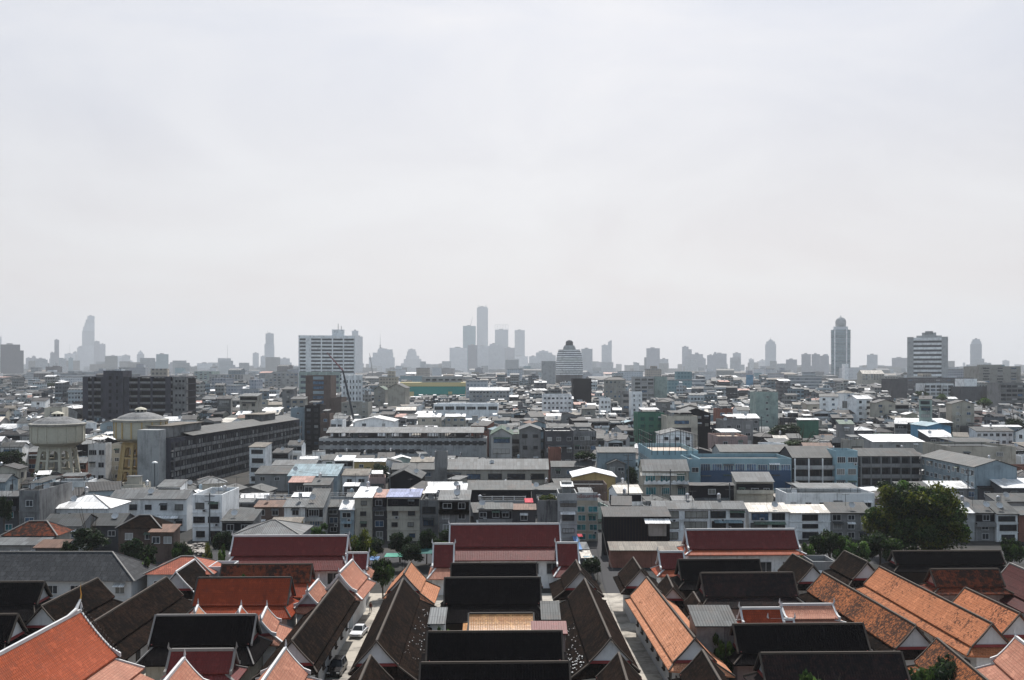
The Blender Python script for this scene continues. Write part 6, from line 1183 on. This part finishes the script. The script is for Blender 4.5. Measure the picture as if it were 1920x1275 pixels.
tag(m.build('litter', 'sign white'), 'white petals and litter scattered on the dark lower roofs', 'litter', kind='stuff')
# cars
def car(label, x, y, rz, mat, L=4.5, Wd=1.76, suv=False):
    root = thing('parked_car', label, 'car', (x, y, 0), rz, 'cars in the temple alley'); hb = .78 if not suv else .95; hr = 1.42 if not suv else 1.72; hw = Wd / 2
    prof = [(-L / 2, .35), (-L / 2, hb * .82), (-L / 2 + .9 if not suv else -L / 2 + .3, hb + .08), (L / 2 - 1.25, hb + .04), (L / 2 - .12, hb * .85), (L / 2, .55), (L / 2 - .05, .3)]
    m = MB(); n = len(prof); secs = [(-hw, .93), (-hw + .08, 1), (hw - .08, 1), (hw, .93)]; i0 = len(m.v)
    for x_, s in secs: m.v += [(x_, y_ * (1 if abs(x_) < hw else .985), .3 + (z_ - .3) * s) for y_, z_ in prof]
    for j in range(3):
        for k in range(n): a = i0 + j * n + k; b = i0 + j * n + (k + 1) % n; m.f.append((a, a + n, b + n, b)); m.mi.append(0)
    m.f.append(tuple(range(i0, i0 + n))); m.f.append(tuple(range(i0 + 4 * n - 1, i0 + 3 * n - 1, -1))); m.mi += [0, 0]
    m.build('body', mat, root)
    yb = (-L / 2 + (.85 if not suv else .25), L / 2 - 1.35); yt = (yb[0] + (.55 if not suv else .2), yb[1] - .75); q = hw - .08; t = hw - .28
    m = MB(); m.hexa([(-q, yb[0], hb - .02), (q, yb[0], hb - .02), (q, yb[1], hb - .02), (-q, yb[1], hb - .02), (-t, yt[0], hr - .05), (t, yt[0], hr - .05), (t, yt[1], hr - .05), (-t, yt[1], hr - .05)]); m.build('windows', 'glass', root)
    m = MB(); m.hexa([(-t - .02, yt[0] - .03, hr - .05), (t + .02, yt[0] - .03, hr - .05), (t + .02, yt[1] + .03, hr - .05), (-t - .02, yt[1] + .03, hr - .05), (-t + .1, yt[0] + .1, hr + .02), (t - .1, yt[0] + .1, hr + .02), (t - .1, yt[1] - .1, hr + .02), (-t + .1, yt[1] - .1, hr + .02)])
    for sx in (-1, 1):
        for ya, yb_ in ((yb[0], yt[0]), (yb[1], yt[1])): m.bar((sx * (q + .01), ya, hb), (sx * (t + .01), yb_, hr - .04), .1, .08)
        m.bar((sx * (q + .01), (yb[0] + yb[1]) / 2, hb), (sx * (t + .02), (yb[0] + yb[1]) / 2, hr - .04), .08, .06)
    m.build('roof', mat, root)
    for sx in (-1, 1):
        for yy in (-L / 2 + .85, L / 2 - .85):
            m = MB(); m.ring([(.32, -.1), (.32, .1)], 14); wv = m.build('wheel', 'rubber', root, (sx * (hw - .07), yy, .32)); wv.rotation_euler = (0, R(90), 0)
            m = MB(); m.ring([(.2, -.11), (.2, .11)], 10); m.build('rim', 'tank steel', wv)
        m = MB(); m.box(sx * (hw - .28) - .2, sx * (hw - .28) + .2, L / 2 - .16, L / 2 + .01, .56, .7); m.build('headlight', 'lamp', root)
        m = MB(); m.box(sx * (hw - .28) - .2, sx * (hw - .28) + .2, -L / 2 - .01, -L / 2 + .06, .55, .68); m.build('tail_light', 'red cloth', root)
        m = MB(); m.box(sx * (hw + .1) - .1, sx * (hw + .1) + .1, L / 2 - 1.55, L / 2 - 1.42, hb, hb + .14); m.build('mirror', mat, root)
    m = MB(); m.box(-.5, .5, L / 2 + .001, L / 2 + .02, .42, .54); m.build('grille', 'dark steel', root); return root
p = gp(671, 1194, 0); car('white sedan facing the camera in the alley', p.x, p.y + 1, R(180) - R(6), 'car white')
p = gp(634, 1266, 0); car('black car in the shade at the bottom of the alley', p.x - .3, p.y + 1, R(180) - R(3), 'car black', suv=True)
# person walking in the alley
def person(label, x, y, rz):
    root = thing('person', label, 'person', (x, y, 0), rz)
    J = {'hip': (0, 0, .9), 'chest': (0, 0, 1.25), 'neck': (0, 0, 1.42), 'head': (0, .02, 1.56), 'top': (0, .01, 1.66), 'lk': (.1, .12, .5), 'lf': (.1, .02, .06), 'lt': (.1, .2, .03), 'rk': (-.1, .0, .48), 'rf': (-.1, -.24, .1), 'rt': (-.1, -.1, .03),
         'ls': (.17, 0, 1.36), 'le': (.24, -.05, 1.1), 'lh': (.22, .1, .88), 'lg': (.22, .15, .8), 'rs': (-.17, 0, 1.36), 're': (-.24, .0, 1.1), 'rh': (-.22, -.12, .88), 'rg': (-.22, -.12, .8), 'lp': (.09, 0, .86), 'rp': (-.09, 0, .86)}
    rad = {'hip': .14, 'chest': .15, 'neck': .055, 'head': .095, 'top': .07, 'lk': .06, 'lf': .04, 'lt': .035, 'rk': .06, 'rf': .04, 'rt': .035, 'ls': .06, 'le': .042, 'lh': .03, 'lg': .03, 'rs': .06, 're': .042, 'rh': .03, 'rg': .03, 'lp': .09, 'rp': .09}
    E = [('hip', 'chest'), ('chest', 'neck'), ('neck', 'head'), ('head', 'top'), ('hip', 'lp'), ('lp', 'lk'), ('lk', 'lf'), ('lf', 'lt'), ('hip', 'rp'), ('rp', 'rk'), ('rk', 'rf'), ('rf', 'rt'), ('chest', 'ls'), ('ls', 'le'), ('le', 'lh'), ('lh', 'lg'), ('chest', 'rs'), ('rs', 're'), ('re', 'rh'), ('rh', 'rg')]
    ks = list(J); me = bpy.data.meshes.new('body'); me.from_pydata([J[k] for k in ks], [(ks.index(a), ks.index(b)) for a, b in E], []); o = link('body', me, root)
    o.modifiers.new('skin', 'SKIN'); sk = me.skin_vertices[0].data
    for i, k in enumerate(ks): sk[i].radius = (rad[k], rad[k] * (.8 if k in ('hip', 'chest') else 1))
    sk[0].use_root = True; o.modifiers.new('sub', 'SUBSURF').levels = 1; o.modifiers['sub'].render_levels = 2; me.materials.append(MATS['skin'])
    m = MB(); m.ring([(.19, .78), (.2, .95), (.17, 1.1), (.2, 1.3), (.12, 1.41)], 12, sy=.75); m.build('shirt', 'brick shirt', root, smooth=True)
    for sx, kn, ft in ((.1, J['lk'], J['lf']), (-.1, J['rk'], J['rf'])): m = MB(); m.tube([(sx, 0, .88), kn, (ft[0], ft[1], .14)], [.11, .085, .065], 8); m.build('trouser_leg', 'dark steel', root, smooth=True)
    m = MB(); m.ring([(.1, 1.57), (.11, 1.62), (.085, 1.68), (.03, 1.71)], 12, c=(0, -.01)); m.build('hair', 'hair', root, smooth=True)
P('brick shirt', (.10, .028, .02), .8)
p = gp(695, 1148, 0); person('person in dark red clothes walking in the alley beyond the white car', p.x, p.y, R(165))

# ------------------------------------------------------------------ the rest of the packed city
LAND = [('the cream water tower', 108, 840, 330), ('the ochre water tower', 262, 840, 327), ('the unfinished building', 250, 750, 560), ('the long grey block', 420, 850, 380), ('the open topped block', 750, 830, 400), ('the white hospital', 612, 690, 1290),
        ('the mobile crane', 655, 745, 560), ('the mustard building', 812, 725, 1000), ('the pale warehouse', 873, 760, 600), ('the green roofed building', 940, 830, 350), ('the domed stepped tower', 1069, 680, 1500), ('the dark cube', 1092, 730, 760),
        ('the white awnings', 1050, 815, 350), ('the roof court', 1260, 845, 302), ('the green netted building', 1220, 800, 410), ('the slit windowed tower', 1194, 757, 640), ('the office slab', 1210, 727, 900), ('the dark framed storey', 1305, 785, 410),
        ('the mint tower', 1438, 765, 520), ('the broad dark tree', 1466, 800, 400), ('the green walled building', 1515, 798, 430), ('the domed skyscraper', 1582, 660, 2400), ('the white factory roof', 1685, 822, 380), ('the striped hotel', 1739, 680, 1350),
        ('the bright blue shed', 1760, 803, 425), ('the dark slab at right', 1838, 736, 820), ('the grey banded office', 1900, 740, 700), ('the school galleries', 1525, 880, 290), ('the right school wing', 1780, 870, 275), ('the peach walled house', 925, 880, 300),
        ('the yellow gabled house', 1115, 895, 278), ('the round dark tree', 707, 885, 318), ('the pale blue roof', 590, 880, 300), ('the stair block', 558, 790, 470), ('the pink terrace', 1375, 825, 352), ('the beige gable ends', 735, 740, 700), ('the dark tower slab', 1686, 730, 900)]
USED = {}
def place_phrase(px, py, d, n=0):
    c = sorted(LAND, key=lambda l: ((l[1] - px) / 1.0) ** 2 + ((l[2] - py) * 1.6) ** 2)[n]; dx, dy = px - c[1], py - c[2]
    if d > c[3] * 1.08: r = 'behind'
    elif d < c[3] * .92: r = 'in front of'
    else: r = 'beside'
    if dx < -14: r = ('up ' if 0 else '') + {'behind': 'behind and left of', 'in front of': 'below and left of', 'beside': 'left of'}[r]
    elif dx > 14: r = {'behind': 'behind and right of', 'in front of': 'below and right of', 'beside': 'right of'}[r]
    return r + ' ' + c[0]
PEND = []
def blocked(x0, x1, yt, yb, d):
    for (a, b, t, bt_, dd) in VIS:
        if dd > d and a < x1 - 1 and x0 + 1 < b and t < yb and yt < bt_ - (bt_ - t) * .12:
            return True
    return False
def overlaps(X0, X1, Y0, Y1):
    for (a, b, c, e) in FP:
        if a < X1 and X0 < b and c < Y1 and Y0 < e: return True
    return False
g = random.Random(21); nfill = 0
WK = ['white', 'white', 'white', 'cream', 'grey', 'pale grey', 'pale grey', 'pale blue', 'beige', 'dark grey', 'dark grey', 'grimy', 'concrete', 'concrete', 'mint', 'white', 'pale grey', 'grimy', 'grey', 'grimy', 'dark grey', 'black', 'white', 'grey', 'concrete', 'brown', 'beige', 'pale blue', 'pink', 'brick red']
RK = ['grey corrugated'] * 9 + ['pale grey corrugated'] * 5 + ['dark corrugated'] * 16 + ['white metal'] * 5 + ['rusty', 'tan', 'tan', 'pale blue metal', 'green metal', 'cream metal']
WN = {'grimy': 'soot stained', 'concrete': 'raw concrete', 'pink': 'dusty pink'}
KW = {'flat': 'flat roofed', 'shed': 'with {} lean-to roof', 'gx': 'with {} pitched roof', 'gy': 'with {} gabled roof', 'hip': 'with {} hipped roof'}
TALLY = {'shophouse': 0, 'house': 0, 'apartment_block': 0}
REST = []
Y = 236.0
while Y < 1500:
    half = .53 * Y + 12; X = -half; near = Y < 640; rowyaw = g.uniform(-.12, .12); rd = g.uniform(6, 10) + Y * .003; step_ = rd + (g.choice((.8, 2.0, 4.5)) if near else g.uniform(1, 8)); roww = g.choice(WK); blk = 0; hrow = g.choice((2, 2, 3, 3, 4)) if Y > 330 else g.choice((1, 2, 2))
    while X < half:
        if blk <= 0: blk = g.randint(2, 6); roww = g.choice(WK); hrow = g.choice((2, 3, 3, 4)) if Y > 330 else g.choice((1, 1, 2, 2)); kind = g.choice(('flat', 'flat', 'shed', 'gx', 'gx', 'gy', 'hip')); yaw = rowyaw + g.choice((0, 0, .25, -.3)); gapw = g.choice((.3, 2, 6))
        else: gapw = .25
        blk -= 1; w = g.uniform(3.8, 8.2) * (1 + Y / 1600); X += gapw; fl_ = max(1, hrow + g.choice((-1, 0, 0, 0, 1))); h = fl_ * 3.1 + g.uniform(0, 1.2)
        if Y > 420 and g.random() < .07: h *= g.uniform(1.5, 2.4); fl_ = int(h / 3.2)
        if Y > 800: h *= g.uniform(.8, 1.5)
        if h > 24 + Y * .008 : h = 24
        cx = X + w / 2; dp = rd * g.uniform(.85, 1.0); y = Y + g.uniform(-1, 2.5); h += g.uniform(-1.2, 1.2)
        x0, x1 = pxof(X, y), pxof(X + w, y); yt = pyof(h + 2, y); yb = pyof(0, y); X += w
        if g.random() < .03: continue
        if overlaps(X - w, X, y - 1, y + dp + 1): continue
        if blocked(x0, x1, yt, yb, y):
            h = g.uniform(3, 4.5); fl_ = 1; yt = pyof(h + 1.2, y)
            if blocked(x0, x1, yt, yb, y): continue
        wl = roww if g.random() < .6 else g.choice(WK); rk = g.choice(RK); k2 = kind if g.random() < .6 else g.choice(('flat', 'shed', 'gx', 'gy'))
        if h > 15 and wl in ('black', 'brown', 'dark grey', 'concrete', 'brick red'): wl = g.choice(('white', 'pale grey', 'cream', 'grey'))
        REST.append((y, cx, w, dp, max(h, 2.8), k2, wl, rk, fl_, yaw + g.uniform(-.06, .06)))
    Y += step_
CAP = {'shophouse': 292, 'house': 280, 'apartment_block': 120}
# the ones that show largest become things of their own, the rest one mass
LOW = []
for (y, cx, w, dp, h, kind, wl, rk, fl_, yaw) in REST:
    nm = 'apartment_block' if fl_ >= 5 or h > 15 else ('house' if fl_ <= 1 or kind in ('gx', 'gy', 'hip') and fl_ <= 2 else 'shophouse')
    if y > 690 or TALLY[nm] >= CAP[nm]: LOW.append((y, cx, w, dp, h, kind)); continue
    TALLY[nm] += 1; r_ = random.Random(int(cx * 7 + y * 13)); det = []
    ex = []
    if y < 560:
        if r_.random() < .5: ex.append('aerial')
        if r_.random() < .5: ex.append('ac')
        if r_.random() < .22: ex.append('tank'); det.append('and roof tank')
        if kind == 'flat' and r_.random() < .65: ex.append('canopy'); det.append('under a roof canopy')
        elif kind == 'flat' and r_.random() < .4: ex.append('penthouse'); det.append('with stair hut')
        if r_.random() < .18: ex.append('dish')
        if r_.random() < .35: ex.append('awning')
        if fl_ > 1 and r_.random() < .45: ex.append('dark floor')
        if kind in ('gx', 'shed') and r_.random() < .35: ex.append('lean-to')
    rise = {'flat': 0, 'shed': .16 * dp, 'gx': .2 * dp, 'gy': .16 * w, 'hip': .22 * min(w, dp)}[kind]
    cols = max(1, min(5, int(w / 4))) if y < 600 else max(1, min(3, int(w / 7))); rows = min(fl_, 4); win = (1.3 + .5 * r_.random(), 1.2) if r_.random() < .6 else (w / cols * .7, 1.4)
    roofm = 'r:' + rk; 
    o = house(nm, None, None, (cx, y), yaw, w, dp, h, kind, 'w:' + wl, roofm if kind != 'flat' else r_.choice(('concrete', 'concrete', 'r:pale grey corrugated')), rise, rows, cols, win=win, frame=r_.choice(('frame white', 'frame dark', 'frame dark', 'frame dark')), extras=tuple(ex), rnd_=r_, par=r_.choice((.4, .8, 1.1)), bands=rows,
              sides=('r' if cx < 0 else 'l') if y < 420 and r_.random() < .5 else '')
    cw = WN.get(wl, wl); rf = rk.replace(' corrugated', ' sheet').replace(' metal', ''); desc = '%s walled %s %s' % (cw, {'shophouse': 'shophouse', 'house': 'house', 'apartment_block': 'apartment block'}[nm], KW[kind].format(rf))
    PEND.append((o, nm, desc, det, pxof(cx, y), pyof(h, y), y, fl_))
GN = {'shophouse': 'rows of shophouses filling the city', 'house': 'low houses filling the city', 'apartment_block': 'taller apartment blocks among the shophouses'}
NUM = ['', 'one', 'two', 'three', 'four', 'five', 'six', 'seven', 'eight', 'nine', 'ten']
def short(s_, n=16): w = s_.split(); return ' '.join(w[:n])
labels = {}
for (o, nm, desc, det, px, py, y, fl_) in PEND:
    o['category'] = nm.replace('_', ' '); o['group'] = GN[nm]
    cands = []
    for n in range(3):
        pp = place_phrase(px, py, y, n); cands += [desc + ' ' + pp]
        if det: cands.append(desc + ' ' + det[0] + ' ' + pp)
        if 0 < fl_ < 10: cands.append(NUM[fl_] + ' storey ' + desc + ' ' + pp)
    for c in cands:
        if len(c.split()) <= 16 and c not in USED: USED[c] = o; o['label'] = c; break
    else:
        base = desc + ' ' + place_phrase(px, py, y, 0)
        for o_ in ('nearer', 'farther', 'second', 'third', 'fourth', 'fifth', 'sixth', 'seventh', 'eighth', 'ninth', 'tenth'):
            c = short(o_ + ' ' + base)
            if c not in USED: USED[c] = o; o['label'] = c; break
# far low city: one mass of roofs and walls
m = MB(); g = random.Random(5)
lowm = ['l:%d' % i for i in range(len(LOWC))] + ['r:grey corrugated', 'r:pale grey corrugated', 'r:white metal', 'r:dark corrugated', 'r:tan', 'r:salmon metal', 'leaf dark']
NW = len(LOWC)
def lowbox(X, Yc, w, dp, h, g, wi=None, ri=None):
    wi = g.randrange(NW) if wi is None else wi; ri = NW + g.choice((0, 0, 0, 1, 1, 2, 3, 3, 3, 3, 4, 0, 1, 5, 0, 0, 0, 1, 1, 2, 3, 3, 3, 3, 0, 1)) if ri is None else ri; ya = g.uniform(-.25, .25); ca, sa = math.cos(ya), math.sin(ya)
    def q(x, y, z): return (X + x * ca - y * sa, Yc + x * sa + y * ca, z)
    w2, d2 = w / 2, dp / 2; c4 = [(-w2, -d2), (w2, -d2), (w2, d2), (-w2, d2)]
    for k in range(4): a, b = c4[k], c4[(k + 1) % 4]; m.poly([q(*a, 0), q(*b, 0), q(*b, h), q(*a, h)], wi)
    t = g.random()
    if t < .5:
        r_ = .12 * dp + .4; m.poly([q(-w2 - .4, -d2 - .5, h), q(w2 + .4, -d2 - .5, h), q(w2 + .4, 0, h + r_), q(-w2 - .4, 0, h + r_)], ri); m.poly([q(w2 + .4, d2 + .5, h), q(-w2 - .4, d2 + .5, h), q(-w2 - .4, 0, h + r_), q(w2 + .4, 0, h + r_)], ri)
        for s in (-1, 1): m.poly([q(s * w2, -d2, h), q(s * w2, d2, h), q(s * w2, 0, h + r_ - .1)], wi)
    elif t < .75: m.poly([q(-w2 - .3, -d2 - .4, h), q(w2 + .3, -d2 - .4, h), q(w2 + .3, d2, h + 1.4), q(-w2 - .3, d2, h + 1.4)], ri); m.poly([q(w2, d2, h), q(-w2, d2, h), q(-w2, d2, h + 1.35), q(w2, d2, h + 1.35)], wi)
    else:
        m.poly([q(*p, h) for p in c4], NW + 1); bx = g.uniform(-.3, .3) * w; bw = g.uniform(1.5, w * .25); hh2 = g.uniform(1.5, 3.2)
        cc = [(bx - bw, -d2 * .3), (bx + bw, -d2 * .3), (bx + bw, d2 * .6), (bx - bw, d2 * .6)]
        for k in range(4): a, b = cc[k], cc[(k + 1) % 4]; m.poly([q(*a, h), q(*b, h), q(*b, h + hh2), q(*a, h + hh2)], wi)
        m.poly([q(*p, h + hh2) for p in cc], ri)
def lowdetail(X, Yc, w, dp, h, g):
    # balcony bands, canopies and lean-tos on the nearer anonymous blocks
    n = int(h / 3.1); f = Yc - dp / 2
    for i in range(n):
        if g.random() < .45: z = h - 3.1 * i - .5; m.poly([(X - w * .47, f - 1, z - 1.9), (X + w * .47, f - 1, z - 1.9), (X + w * .47, f - 1, z - 1.1), (X - w * .47, f - 1, z - 1.1)], g.choice((0, 0, 2, 3, 5))); m.poly([(X - w * .47, f - 1, z - 1.95), (X - w * .47, f, z - 1.95), (X + w * .47, f, z - 1.95), (X + w * .47, f - 1, z - 1.95)], 5)
        if g.random() < .3: z = h - 3.1 * i - .6; q = g.uniform(-.3, .1) * w; m.poly([(X + q, f - 1.6, z - .5), (X + q + w * .4, f - 1.6, z - .5), (X + q + w * .4, f - .05, z), (X + q, f - .05, z)], NW + g.choice((0, 1, 2, 2, 3)))
    if g.random() < .5: a = X + g.uniform(-.4, 0) * w; b = a + w * g.uniform(.3, .6); y0 = Yc - dp * g.uniform(0, .4); y1 = y0 + dp * .4; z = h + g.uniform(1.6, 3.2); m.poly([(a, y0, z), (b, y0, z), (b, y1, z + .5), (a, y1, z + .5)], NW + g.choice((0, 1, 2, 2, 3, 3, 4)))
    if g.random() < .4: a = X + g.uniform(-.4, .4) * w; z = h + .5; m.ring([(.6, z), (.6, z + 1.5), (.1, z + 1.8)], 6, NW + 2, c=(a, Yc))
for (y, cx, w, dp, h, kind) in LOW:
    lowbox(cx, y + dp / 2, w, dp, h, g)
    lowdetail(cx, y + dp / 2, w, dp, h, g)
Y = 1500.0
while Y < 7000:
    half = .53 * Y; X = -half; sc_ = Y / 1500; dp = g.uniform(16, 30) * sc_ ** .6
    while X < half:
        w = g.uniform(14, 40) * sc_ ** .8; h = g.choice((8, 10, 12, 14, 18)) * g.uniform(.8, 1.3) + max(0, g.gauss(0, 5)); cx = X + w / 2; X += w + g.uniform(0, 14) * sc_
        if g.random() < .06 : h *= 1.8
        if overlaps(cx - w / 2, cx + w / 2, Y, Y + dp): continue
        if blocked(pxof(cx - w / 2, Y), pxof(cx + w / 2, Y), pyof(h + 2, Y), pyof(0, Y), Y) and h > 16: h = 10
        lowbox(cx, Y + dp / 2, w, dp, h, g)
    Y += dp + g.uniform(12, 60) * sc_
for i in range(420):        # the faint far band of mid height blocks along the horizon
    Yc = g.uniform(4200, 7600); X = g.uniform(-.53, .53) * Yc; w = g.uniform(22, 80); h = g.uniform(34, 62) * (Yc / 5000) if g.random() < .75 else g.uniform(62, 105); wi = g.choice((0, 0, 1, 3, 4)); ya = -math.atan2(X, Yc)
    ca, sa = math.cos(ya), math.sin(ya); c4 = [(X + a * ca - b * sa, Yc + a * sa + b * ca) for a, b in ((-w / 2, -12), (w / 2, -12), (w / 2, 12), (-w / 2, 12))]
    for k in range(4): a, b = c4[k], c4[(k + 1) % 4]; m.poly([(*a, 0), (*b, 0), (*b, h), (*a, h)], wi)
    m.poly([(*p, h) for p in c4], NW + 1)
me_ = m.mesh('distant_rooftops', lowm); tag(link('distant_rooftops', me_), 'mass of distant low roofs and facades reaching to the horizon', 'rooftops', kind='stuff')
# mid-rise blocks standing above the far low city
g = random.Random(77); lab_used = set(); n = 0
COLN = {'f:white': 'white', 'f:pale': 'pale grey', 'f:beige': 'beige', 'f:grey': 'grey', 'f:teal': 'teal grey', 'f:band': 'white banded'}
for i in range(240):
    Y = g.uniform(800, 3000); X = g.uniform(-.5, .5) * Y; w = g.uniform(16, 45); dp = g.uniform(12, 22); h = g.uniform(18, 32 + Y * .006); x0, x1 = pxof(X - w / 2, Y), pxof(X + w / 2, Y)
    if overlaps(X - w / 2, X + w / 2, Y, Y + dp) or blocked(x0, x1, pyof(h, Y), pyof(h * .2, Y), Y): continue
    mt = g.choice(list(COLN)); px = (x0 + x1) / 2; py = pyof(h, Y); st = g.random(); desc = '%s %s block' % (COLN[mt], g.choice(('flat topped', 'plain', 'square', 'boxy')) if st < .5 else g.choice(('stepped', 'two part', 'roof boxed')))
    lab = None
    for q in range(4):
        c = 'distant ' + desc + ' ' + place_phrase(px, py, Y, q)
        if c not in lab_used: lab = c; break
    if lab is None: continue
    lab_used.add(lab); n += 1; root = thing('apartment_block', lab, 'apartment block', (X, Y, 0), g.uniform(-.3, .3), 'distant mid rise blocks'); FP.append((X - w / 2, X + w / 2, Y, Y + dp))
    m = MB(); m.box(-w / 2, w / 2, 0, dp, 0, h); m.build('main_block', mt, root); m = MB(); m.box(-w / 2 - .4, w / 2 + .4, -.4, dp + .4, h, h + 1); m.build('roof_slab', 'w:pale grey', root)
    if st >= .5: m = MB(); a_ = g.uniform(-.3, 0) * w; m.box(a_, a_ + w * .4, 2, dp - 2, h + 1, h + g.uniform(4, 9)); m.build('roof_box', mt, root)
    if n > 110: break
# front details of the timber building by the alley
tb = [o for o in bpy.data.objects if o.get('label', '').startswith('big black timber')][0]
m = MB(); m.slab([(-.1, 7.6), (-2.4, 6.9)], 1.4, 6.6, .08, axis='x'); m.build('awning', 'r:white metal', tb)
m = MB(); m.box(2.2, 5.8, -1.6, -.01, 4.2, 6.8); m.build('oriel_box', 'w:beige', tb)
m = MB()
for i in range(22): x = -6.4 + 12.8 * i / 21; m.box(x - .05, x + .05, -.06, -.001, 0, 7.6)
m.build('battens', 'w:timber', tb)
# ------------------------------------------------------------------ haze
m = MB(); m.box(-14100, 14100, -250, 15100, -1, 640)
hz = m.mesh('haze', [], uv=False); hm = bpy.data.materials.new('haze'); hm.use_nodes = True; t = hm.node_tree; t.nodes.clear()
o_ = t.nodes.new('ShaderNodeOutputMaterial'); v = t.nodes.new('ShaderNodeVolumePrincipled'); v.inputs['Color'].default_value = (.655, .685, .725, 1); v.inputs['Density'].default_value = .85e-4; v.inputs['Anisotropy'].default_value = .3
t.links.new(v.outputs[0], o_.inputs['Volume']); hz.materials.append(hm); tag(link('haze', hz), kind='stuff')
print('tally', TALLY, 'low', len(LOW), 'mid', n, 'objects', len(bpy.data.objects))
